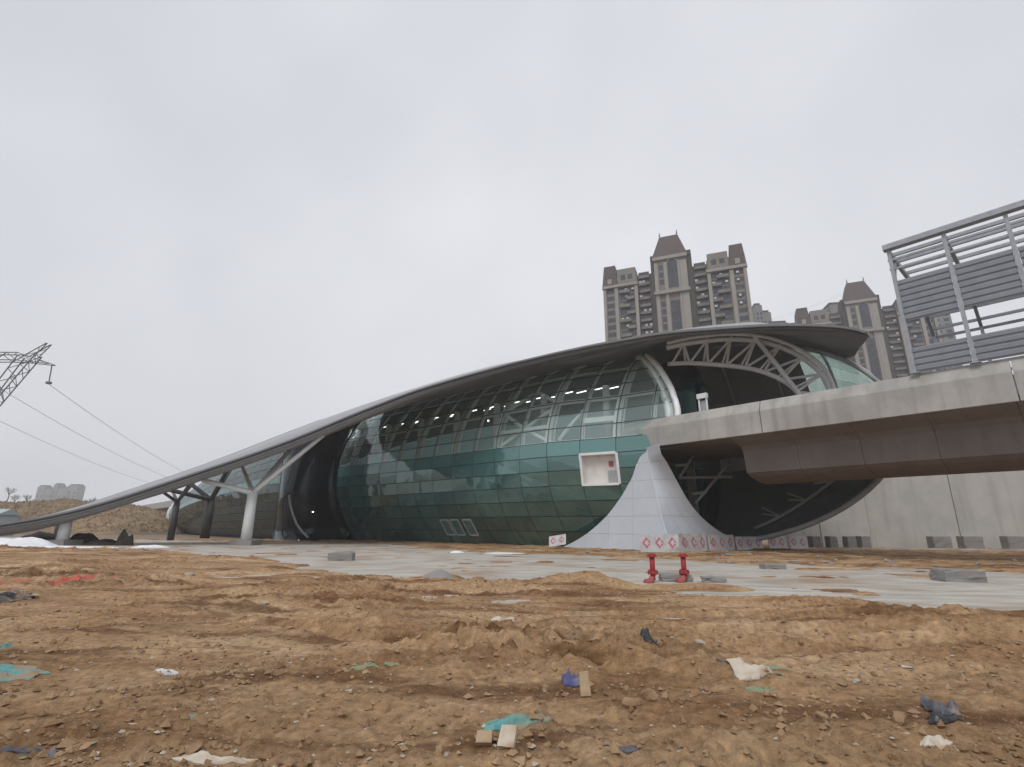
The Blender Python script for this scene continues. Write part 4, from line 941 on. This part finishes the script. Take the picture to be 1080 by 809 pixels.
# ================================================================== PYLON AND WIRES
M['lattice'] = mat('pylon_steel', (.09, .092, .10), (.13, .132, .14), rough=.6, scale=.5)
Yp = 100.
pyl = empty('power_pylon', (-111, Yp, -.3), 'dark steel lattice power pylon at the left picture edge', 'pylon')
cxp = -111.
def lattice(a0, a1, b0, b1, n_, r_=.09, nm='boom', y=1.1):
    """four-chord lattice between lines a0-a1 (one side) and b0-b1"""
    g = MB(); a0, a1, b0, b1 = (np.array(q, float) for q in (a0, a1, b0, b1)); dy = np.array([0, y, 0])
    for s in (-1, 1):
        g.beam(a0+dy*s, a1+dy*s, r_*2, r_*2); g.beam(b0+dy*s, b1+dy*s, r_*2, r_*2)
    for i in range(n_):
        t0, t1 = i/n_, (i+1)/n_
        for s in (-1, 1):
            p, q = (a0+(a1-a0)*t0, b0+(b1-b0)*t1) if (i+(s > 0)) % 2 else (b0+(b1-b0)*t0, a0+(a1-a0)*t1)
            g.beam(p+dy*s, q+dy*s, r_*1.3, r_*1.3)
        g.beam(a0+(a1-a0)*t0-dy, a0+(a1-a0)*t1+dy, r_*1.2, r_*1.2)
    return obj(nm, g, 'lattice', pyl)
for sg in (1, -1):
    def X(x): return cxp+(x-cxp)*sg
    lattice((X(-101.2), Yp, 35.6), (X(-94.2), Yp, 33.4), (X(-101), Yp, 34), (X(-94.2), Yp, 33.3), 4, .07, 'arm', .7)
    lattice((X(-97.9), Yp, 34.9), (X(-95.9), Yp, 37.8), (X(-99.8), Yp, 35.2), (X(-96.1), Yp, 37.8), 3, .07, 'horn', .5)
    lattice((X(-97.5), Yp, 35.2), (X(-103.6), Yp, 24.0), (X(-101.0), Yp, 35.0), (X(-105.4), Yp, 25.2), 7, .08, 'neck', .8)
    lattice((X(-103.6), Yp, 24), (X(-107.8), Yp, 19), (X(-105.4), Yp, 25.2), (X(-110), Yp, 19), 3, .08, 'neck', .8)
    lattice((X(-107.8), Yp, 19), (X(-104), Yp, -.3), (X(-110), Yp, 19), (X(-110.5), Yp, 2), 8, .11, 'leg', 1.6)
    g = MB(); g.tube([(X(-94.2), Yp, 33.2), (X(-93.9), Yp, 29.6)], .11, 6); o_ = obj('insulator', g, 'lattice', pyl); obj('clamp', MB().box((X(-93.9), Yp, 29.2), .9, .5, .45), 'lattice', o_)
lattice((-101.2, Yp, 35.6), (-121, Yp, 35.6), (-101, Yp, 34), (-121, Yp, 34), 9, .08, 'boom', .8)
M['wire'] = mat('wire', (.22, .22, .24), rough=.6)
wd = np.array([-.301, .954, 0])
for k, (x0, z0, lb) in enumerate(((-93.9, 29.2, 'power line hanging from the outer arm of the pylon, topmost of three'), (-106, 29.5, 'middle one of the three sagging power lines'), (-118, 28.6, 'lowest of the three sagging power lines'))):
    pts = []
    for t_ in np.linspace(-40 if k else 0, 330, 40):
        p = np.array([x0, Yp, 0])+wd*t_; s_ = t_/330; pts.append(p+Zv*(z0-9.0*4*s_*(1-s_)))
    tag(obj('power_line', MB().tube(pts, .048, 5), 'wire'), lb, 'wire', 'power lines')
    
pts = [atY(700, 372, 300)+np.array([0, 0, 0])]
pts = [atY(x, y, 330) for x, y in ((812, 338), (840, 329), (870, 318), (900, 305))]
tag(obj('overhead_cable', MB().tube(pts, .05, 4), 'wire'), 'thin cable crossing the sky between the two towers', 'wire')

# ================================================================== LEFT BACKGROUND
M['bank'] = mat('dry_grass_bank', (.20, .125, .065), (.33, .235, .14), rough=.95, scale=.35, detail=9, stretch=(.6, .6, 1.6), c3=(.13, .095, .06), s3=.09, t3=.52, bump=1.0, bscale=1.5)
M['grass'] = mat('dry_grass', (.25, .17, .09), (.36, .27, .16), rough=.95, scale=.5)
def bank_h(x, y):
    cx = np.clip(1-((x+150)/62)**2, 0, 1); cy = np.clip(1-((y-160)/34)**2, 0, 1)
    return (cx**.6)*(cy**.8)*(9+1.0*fbm(x*.04, y*.04, 3, 90)*2)+fbm(x*.2, y*.2, 3, 91)*.8*np.minimum(1, cx*cy*8)-.3
P = [[(x, y, float(bank_h(np.array(x), np.array(y)))) for x in np.linspace(-214, -86, 70)] for y in np.linspace(124, 196, 40)]
g = MB(); g.grid(P); tag(obj('earth_bank', g, 'bank', smooth=True), kind='structure')
r_ = np.random.default_rng(77); g = MB()
for _ in range(12000):
    x, y = -212+126*r_.random(), 126+40*r_.random(); z = float(bank_h(np.array(x), np.array(y)))
    if z < .2: continue
    h_, w_, a_ = .15+.45*r_.random()**2, .12+.22*r_.random(), r_.random()*3.14; dx, dy = math.cos(a_)*w_, math.sin(a_)*w_; lx = r_.normal(0, .2)
    g.add([(x-dx, y-dy, z-.1), (x+dx, y+dy, z-.1), (x+dx*.6+lx, y+dy*.6, z+h_), (x+lx, y, z+h_*.6), (x-dx*.7+lx, y-dy*.7, z+h_*.9)], [(0, 1, 2, 3), (0, 3, 4)])
tag(obj('dry_grass', g, 'grass'), 'dry brown grass and scrub on the earth bank', kind='stuff')
M['bark'] = mat('bare_tree_bark', (.10, .085, .075), (.14, .12, .105), rough=.95, scale=2)
def bare_tree(x, y, h, label, seed):
    r_ = random.Random(seed); z0 = float(bank_h(np.array(x), np.array(y))) if (abs(x+150) < 62 and abs(y-160) < 34) else -.3
    t = empty('bare_tree', (x, y, z0-.2), label, 'tree', 'bare winter trees on the brown bank')
    base = np.array([x, y, z0-.2]); top_ = base+np.array([r_.uniform(-.3, .3), 0, h*.5])
    obj('trunk', MB().tube([base, (base+top_)/2+np.array([r_.uniform(-.2, .2), 0, 0]), top_], .17, 6, .10), 'bark', t)
    g = MB()
    def grow(p, d, L_, rad, lev):
        q = p+d*L_; g.tube([p, (p+q)/2+np.array([r_.uniform(-.1, .1)*L_, r_.uniform(-.1, .1)*L_, 0]), q], rad, 4, rad*.55)
        if lev == 0: return
        for _ in range(r_.choice((3, 3, 4))):
            e = d+np.array([r_.gauss(0, .5), r_.gauss(0, .5), r_.gauss(.1, .3)]); e /= np.linalg.norm(e); grow(p+d*L_*r_.uniform(.5, 1), e, L_*r_.uniform(.55, .8), rad*.6, lev-1)
    for k in range(5):
        d = np.array([math.cos(k*1.26)*.55, math.sin(k*1.26)*.55, 1]); grow(base+(top_-base)*r_.uniform(.6, 1), d/np.linalg.norm(d), h*.24, .07, 3)
    obj('crown', g, 'bark', t)
for k, (px, Yt, h) in enumerate(((4, 166, 5.5), (13, 172, 4.5), (24, 170, 5), (33, 175, 4.5), (88, 175, 4.5), (95, 172, 4), (104, 175, 4))):
    p = atY(px, 540, Yt); bare_tree(p[0], p[1], h, ('bare tree on the bank, %s from the left picture edge' % ('first', 'second', 'third', 'fourth')[k]) if k < 4 else 'bare tree right of the far apartment block, %s of three' % ('leftmost', 'middle one', 'rightmost')[k-4], k)
# dark heaps of soil, snow patches and a pale shed on the far left
def heap(name, px, py, Yh, wpx, hpx, mt, label, cat, seed, group=None, ry=1.6, power=1.0, spike=0.):
    c = atY(px, py, Yh); sc = Yh/560.; rx, hh = wpx*sc/2, hpx*sc; n_ = 22; P = []
    for i in range(9):
        row = []
        for j in range(n_):
            a = 2*math.pi*j/n_; k = i/8.
            x, y = math.cos(a)*rx*k, math.sin(a)*ry*k
            nzv = float(fbm(np.array((c[0]+x)*.9), np.array((c[1]+y)*.9), 3, seed))
            z = hh*(1-k**(1.8*power))*(1+.6*nzv+spike*float(fbm(np.array((c[0]+x)*2.5), np.array((c[1]+y)*2.5), 2, seed+3))) if i < 8 else -.25
            row.append((c[0]+x*(1+.2*nzv), c[1]+y, z))
        row.append(row[0]); P.append(row)
    g = MB(); g.grid(P); o = obj(name, g, mt, smooth=False); return tag(o, label, cat, group)
heap('soil_heap', 42, 572, 50, 46, 11, 'black_soil', 'long dark soil heap left of the short pale column', 'soil heap', 3, 'dark soil heaps under the roof end')
heap('soil_heap', 88, 571, 49, 36, 11, 'black_soil', 'dark soil heap right of the short pale column', 'soil heap', 5, 'dark soil heaps under the roof end')
heap('soil_heap', 108, 573, 48, 40, 6, 'black_soil', 'flat dark soil heap further right of the short pale column', 'soil heap', 9, 'dark soil heaps under the roof end', 1.4)
heap('brush_heap', 131, 573, 47.5, 17, 15, 'black_soil', 'small black heap of brush standing alone under the canopy', 'heap', 7, None, .7, 1.1, .9)
heap('snow_patch', 18, 579, 41, 76, 9, 'snow', 'white snow heap at the left picture edge', 'snow', 11, 'leftover snow patches', 2.0)
heap('snow_patch', 62, 578.5, 41, 130, 2.6, 'snow', 'long thin strip of snow in front of the short pale column', 'snow', 13, 'leftover snow patches', .7)
heap('snow_patch', 158, 577, 43, 46, 3.0, 'snow', 'small ragged snow strip left of the branching column', 'snow', 15, 'leftover snow patches', .5)
heap('snow_patch', 532, 580, 38, 50, 1.6, 'snow', 'thin snow strip at the foot of the glass wall', 'snow', 17, 'leftover snow patches', .4)
heap('snow_patch', 482, 580.5, 38.5, 16, 2, 'snow', 'small snow patch left of the thin snow strip by the glass wall', 'snow', 19, 'leftover snow patches', .4)
heap('gravel_heap', 462, 612, 18.4, 40, 8, 'conc_block', 'small grey gravel heap at the edge of the road', 'gravel heap', 21, None, .5)
p = atY(4, 556, 90); s = empty('shed', (p[0], 90, -.3), 'pale blue metal shed half hidden at the left picture edge', 'shed')
M['shed'] = mat('pale_blue_sheet', (.40, .47, .50), (.35, .42, .45), rough=.6, scale=.4)
p[0] -= 3.2; obj('wall', MB().box((p[0]-2, 92, -.3), 7, 4, 3.6), 'shed', s); g = MB(); g.hexa([(p[0]-5.8, 89.7, 3.3), (p[0]+1.8, 89.7, 3.3), (p[0]+1.8, 94.3, 3.3), (p[0]-5.8, 94.3, 3.3), (p[0]-5.8, 91.9, 4.3), (p[0]+1.8, 91.9, 4.3), (p[0]+1.8, 92.1, 4.3), (p[0]-5.8, 92.1, 4.3)]); obj('roof', g, 'shed', s)

# ================================================================== LITTER ON THE SOIL
def cloth(name, px, py, wpx, dpx, mt, label, cat, seed, hump=.08, rz=0., group='litter on the soil', n_=(22, 12), rag=.35):
    c = atz(px, py, .08); dist = c[1]; sc = dist/560.; L_ = wpx*.92*sc; D_ = .75*dpx*sc*dist/1.6
    r0 = seed*13.7; P = []; cr, sr = math.cos(rz), math.sin(rz)
    for i in range(n_[1]):
        row = []
        for j in range(n_[0]):
            a, b = j/(n_[0]-1)-.5, i/(n_[1]-1)-.5
            ew = 1+rag*float(fbm(np.array(a*3+r0), np.array(1.5), 3, seed)); eh = 1+rag*float(fbm(np.array(b*3+r0), np.array(7.5), 3, seed))
            x, y = a*L_*eh, b*D_*ew*(1-.5*abs(a))
            x, y = x*cr-y*sr, x*sr+y*cr
            X_, Y_ = c[0]+x, c[1]+y
            fold = .25+.9*float(fbm(np.array(a*3.2+r0), np.array(b*2.2), 2, seed+2))+.3*float(fbm(np.array(a*8), np.array(b*5+r0), 2, seed+4))
            z = float(ground_h(X_, Y_))+.004+hump*max(fold, 0)*1.1*(1-(2*abs(a))**3*.8)*(1-(2*abs(b))**3*.85)
            row.append((X_, Y_, z))
        P.append(row)
    g = MB(); g.sheet(P, [[(0, 0, -.006)]*n_[0]]*n_[1]); o = obj(name, g, mt, smooth=True); return tag(o, label, cat, group)
M['c_orange'] = mat('orange_red_fabric', (.50, .12, .075), (.40, .09, .06), rough=.8, scale=6, c3=(.30, .195, .11), s3=5.0, t3=.62)
M['c_teal'] = mat('teal_netting', (.07, .23, .22), (.13, .33, .32), rough=.8, scale=20, detail=3, c3=(.30, .195, .11), s3=5.0, t3=.55)
M['c_green'] = mat('green_netting', (.13, .22, .12), (.24, .31, .20), rough=.8, scale=25, detail=3, c3=(.30, .195, .11), s3=5.0, t3=.55)
M['c_white'] = mat('dirty_white_fabric', (.50, .44, .36), (.62, .56, .48), rough=.8, scale=5, c3=(.30, .195, .11), s3=5.0, t3=.55)
M['c_black'] = mat('black_plastic', (.015, .016, .02), (.03, .032, .038), rough=.35, scale=8, c3=(.30, .195, .11), s3=5.0, t3=.62)
M['c_blue'] = mat('blue_rag', (.05, .06, .16), (.10, .11, .24), rough=.7, scale=8, c3=(.30, .195, .11), s3=5.0, t3=.66)
M['c_grey'] = mat('dark_grey_fabric', (.045, .045, .055), (.17, .17, .19), rough=.7, scale=5, c3=(.30, .195, .11), s3=5.0, t3=.66)
M['card'] = mat('cardboard', (.42, .32, .21), (.36, .27, .18), rough=.85, scale=4, c3=(.30, .195, .11), s3=5.0, t3=.55)
cloth('fabric_scrap', 104, 611, 48, 7, 'c_orange', 'long orange-red fabric strip lying on the soil', 'fabric', 1, .14)
cloth('fabric_scrap', 72, 615, 22, 6, 'c_orange', 'crumpled orange-red fabric beside the long orange strip', 'fabric', 2, .18)
cloth('fabric_scrap', 2, 614, 16, 10, 'c_orange', 'orange-red fabric bundle at the left picture edge', 'fabric', 3, .2)
cloth('netting_scrap', 10, 705, 62, 13, 'c_teal', 'large teal netting scrap at the left picture edge', 'netting', 4, .09)
cloth('netting_scrap', 1, 681, 12, 7, 'c_teal', 'tiny teal netting scrap above the large one', 'netting', 5, .06)
cloth('netting_scrap', 545, 774, 72, 9, 'c_teal', 'long teal netting scrap in the foreground', 'netting', 6, .06, .12)
cloth('netting_scrap', 383, 708, 30, 9, 'c_green', 'green netting scrap on the soil left of centre', 'netting', 7, .06)
cloth('netting_scrap', 412, 707, 18, 6, 'c_green', 'small green scrap right of the green netting', 'netting', 8, .05)
cloth('netting_scrap', 795, 730, 40, 7, 'c_green', 'faded green netting under the white fabric', 'netting', 9, .02)
cloth('netting_scrap', 820, 700, 24, 6, 'c_green', 'faded green scrap behind the white fabric', 'netting', 10, .03)
cloth('fabric_scrap', 795, 720, 44, 11, 'c_white', 'crumpled off-white fabric right of centre', 'fabric', 11, .12)
cloth('plastic_bag', 680, 687, 24, 9, 'c_black', 'crumpled black plastic bag on the soil', 'bag', 12, .13)
cloth('plastic_bag', 765, 702, 26, 6, 'c_grey', 'flat dark plastic scrap left of the white fabric', 'bag', 13, .04)
cloth('rag', 603, 727, 20, 13, 'c_blue', 'crumpled dark blue rag beside a cardboard piece', 'rag', 14, .14)
cloth('fabric_scrap', 993, 752, 30, 15, 'c_grey', 'dark grey folded fabric in the right foreground', 'fabric', 15, .2, -.5)
cloth('fabric_scrap', 1000, 772, 34, 12, 'c_black', 'black fabric piece below the dark grey one', 'fabric', 16, .08, -.3)
cloth('fabric_scrap', 990, 798, 44, 7, 'c_white', 'pale torn strip in the right foreground corner', 'fabric', 17, .06, .5)
cloth('fabric_scrap', 226, 806, 74, 7, 'c_white', 'white sheet edge at the bottom of the picture', 'fabric', 18, .05)
cloth('fabric_scrap', 24, 805, 66, 8, 'c_grey', 'grey sheet corner at the bottom left of the picture', 'fabric', 19, .05)
cloth('plastic_bag', 12, 632, 22, 8, 'c_black', 'small black bag in the rubble at the left picture edge', 'bag', 20, .2)
cloth('fabric_scrap', 530, 653, 26, 5, 'c_white', 'small white plastic scrap in the middle of the soil', 'fabric', 21, .07)
cloth('fabric_scrap', 176, 703, 12, 13, 'paper', 'small bright white paper scrap on the left soil', 'paper', 22, .05, .9, rag=.1)
cloth('fabric_scrap', 330, 609, 14, 4, 'paper', 'tiny white paper near the road edge', 'paper', 23, .05)
cloth('fabric_scrap', 532, 676, 8, 5, 'c_orange', 'tiny red scrap near the centre of the soil', 'fabric', 24, .05)
cloth('fabric_scrap', 655, 805, 34, 6, 'c_grey', 'thin grey strip at the bottom edge right of centre', 'fabric', 25, .04)
def slab(name, px, py, wpx, hpx, mt, label, cat, tilt, rz, th=.02):
    c = atz(px, py, .1); sc = c[1]/560.; w_, h_ = wpx*sc, hpx*sc
    z = float(ground_h(c[0], c[1]))
    ax = np.array([math.cos(rz), math.sin(rz), 0]); up = np.array([-math.sin(rz)*math.cos(tilt), math.cos(rz)*math.cos(tilt), math.sin(tilt)]); nn = np.cross(ax, up)
    b0 = np.array([c[0], c[1], z+.0]); P = [[b0-ax*w_/2, b0+ax*w_/2], [b0-ax*w_/2*.9+up*h_, b0+ax*w_/2+up*h_*1.06]]
    return tag(obj(name, MB().sheet(P, [[nn*th]*2]*2), mt), label, cat, 'litter on the soil')
slab('cardboard_piece', 618, 745, 10, 21, 'card', 'upright tan cardboard piece beside the blue rag', 'cardboard', 1.1, .1)
slab('broken_tile', 510, 792, 15, 11, 'card', 'small square broken tile in the foreground', 'tile', .7, 0, .04)
slab('broken_tile', 534, 800, 16, 18, 'c_white', 'pale broken tile with a notched edge in the foreground', 'tile', .9, -.3, .04)

def rock(px, py, r_px, label, seed, mt='stone'):
    c = atz(px, py, .06); rr = r_px*.72*c[1]/560.; bm = bmesh.new(); bmesh.ops.create_icosphere(bm, subdivisions=2, radius=rr)
    r_ = random.Random(seed); k = [Vector((r_.gauss(0, 1), r_.gauss(0, 1), r_.gauss(0, 1))).normalized() for _ in range(7)]
    for v in bm.verts:
        for q in k:
            d = v.co.normalized().dot(q)
            if d > .55: v.co -= q*rr*(d-.55)*.9
        v.co.z *= .7; v.co.x *= 1.25
    me_ = bpy.data.meshes.new('rock'); bm.to_mesh(me_); bm.free(); me_.materials.append(M[mt]); o = new('rock', me_)
    o.location = (c[0], c[1], float(ground_h(c[0], c[1]))+rr*.25); o.rotation_euler = (0, 0, seed); return tag(o, label, 'rock', 'rocks on the soil')
for k, (px, py, r_, lb) in enumerate(((20, 625, 7, 'pale rock in the left edge rubble'), (36, 631, 6, 'smaller pale rock right of the left edge rubble'), (738, 684, 9, 'pale flat rock right of the black bag'), (905, 687, 8, 'pale flat rock in the right middle soil'), (546, 775, 8, 'rounded rock on the teal netting'), (565, 777, 9, 'second rounded rock on the teal netting'), (903, 724, 7, 'pale rock in the right foreground soil'), (660, 740, 10, 'brownish rock right of the cardboard piece'), (688, 745, 12, 'wider brown rock right of the cardboard piece'), (668, 760, 13, 'flat tan rock below the cardboard piece'), (950, 770, 14, 'brown lump left of the grey fabric'), (868, 765, 9, 'brown rock in the right foreground left of the grey fabric'), (1050, 745, 14, 'broad tan rock by the right picture edge'), (205, 803, 12, 'tan rock at the bottom left'), (400, 795, 9, 'tan rock at the bottom left of centre'), (280, 640, 5, 'small pale rock on the left middle soil'), (200, 607, 6, 'pale rock near the road edge on the left'))):
    rock(px, py, r_, lb, k+1, 'stone' if 'pale' in lb else 'clod')

# ================================================================== HAZE
def add_haze(den=.00055):
    mt = bpy.data.materials.new('haze_air'); mt.use_nodes = True; t = mt.node_tree; t.nodes.clear()
    o = t.nodes.new('ShaderNodeOutputMaterial'); v = t.nodes.new('ShaderNodeVolumePrincipled')
    v.inputs['Color'].default_value = (.93, .95, 1, 1); v.inputs['Density'].default_value = den; v.inputs['Anisotropy'].default_value = .2
    t.links.new(v.outputs['Volume'], o.inputs['Volume'])
    g = MB(); g.box((0, 350, -1.5), 2400, 1500, 122); ob = obj('haze', g, mt); tag(ob, kind='stuff')
add_haze()
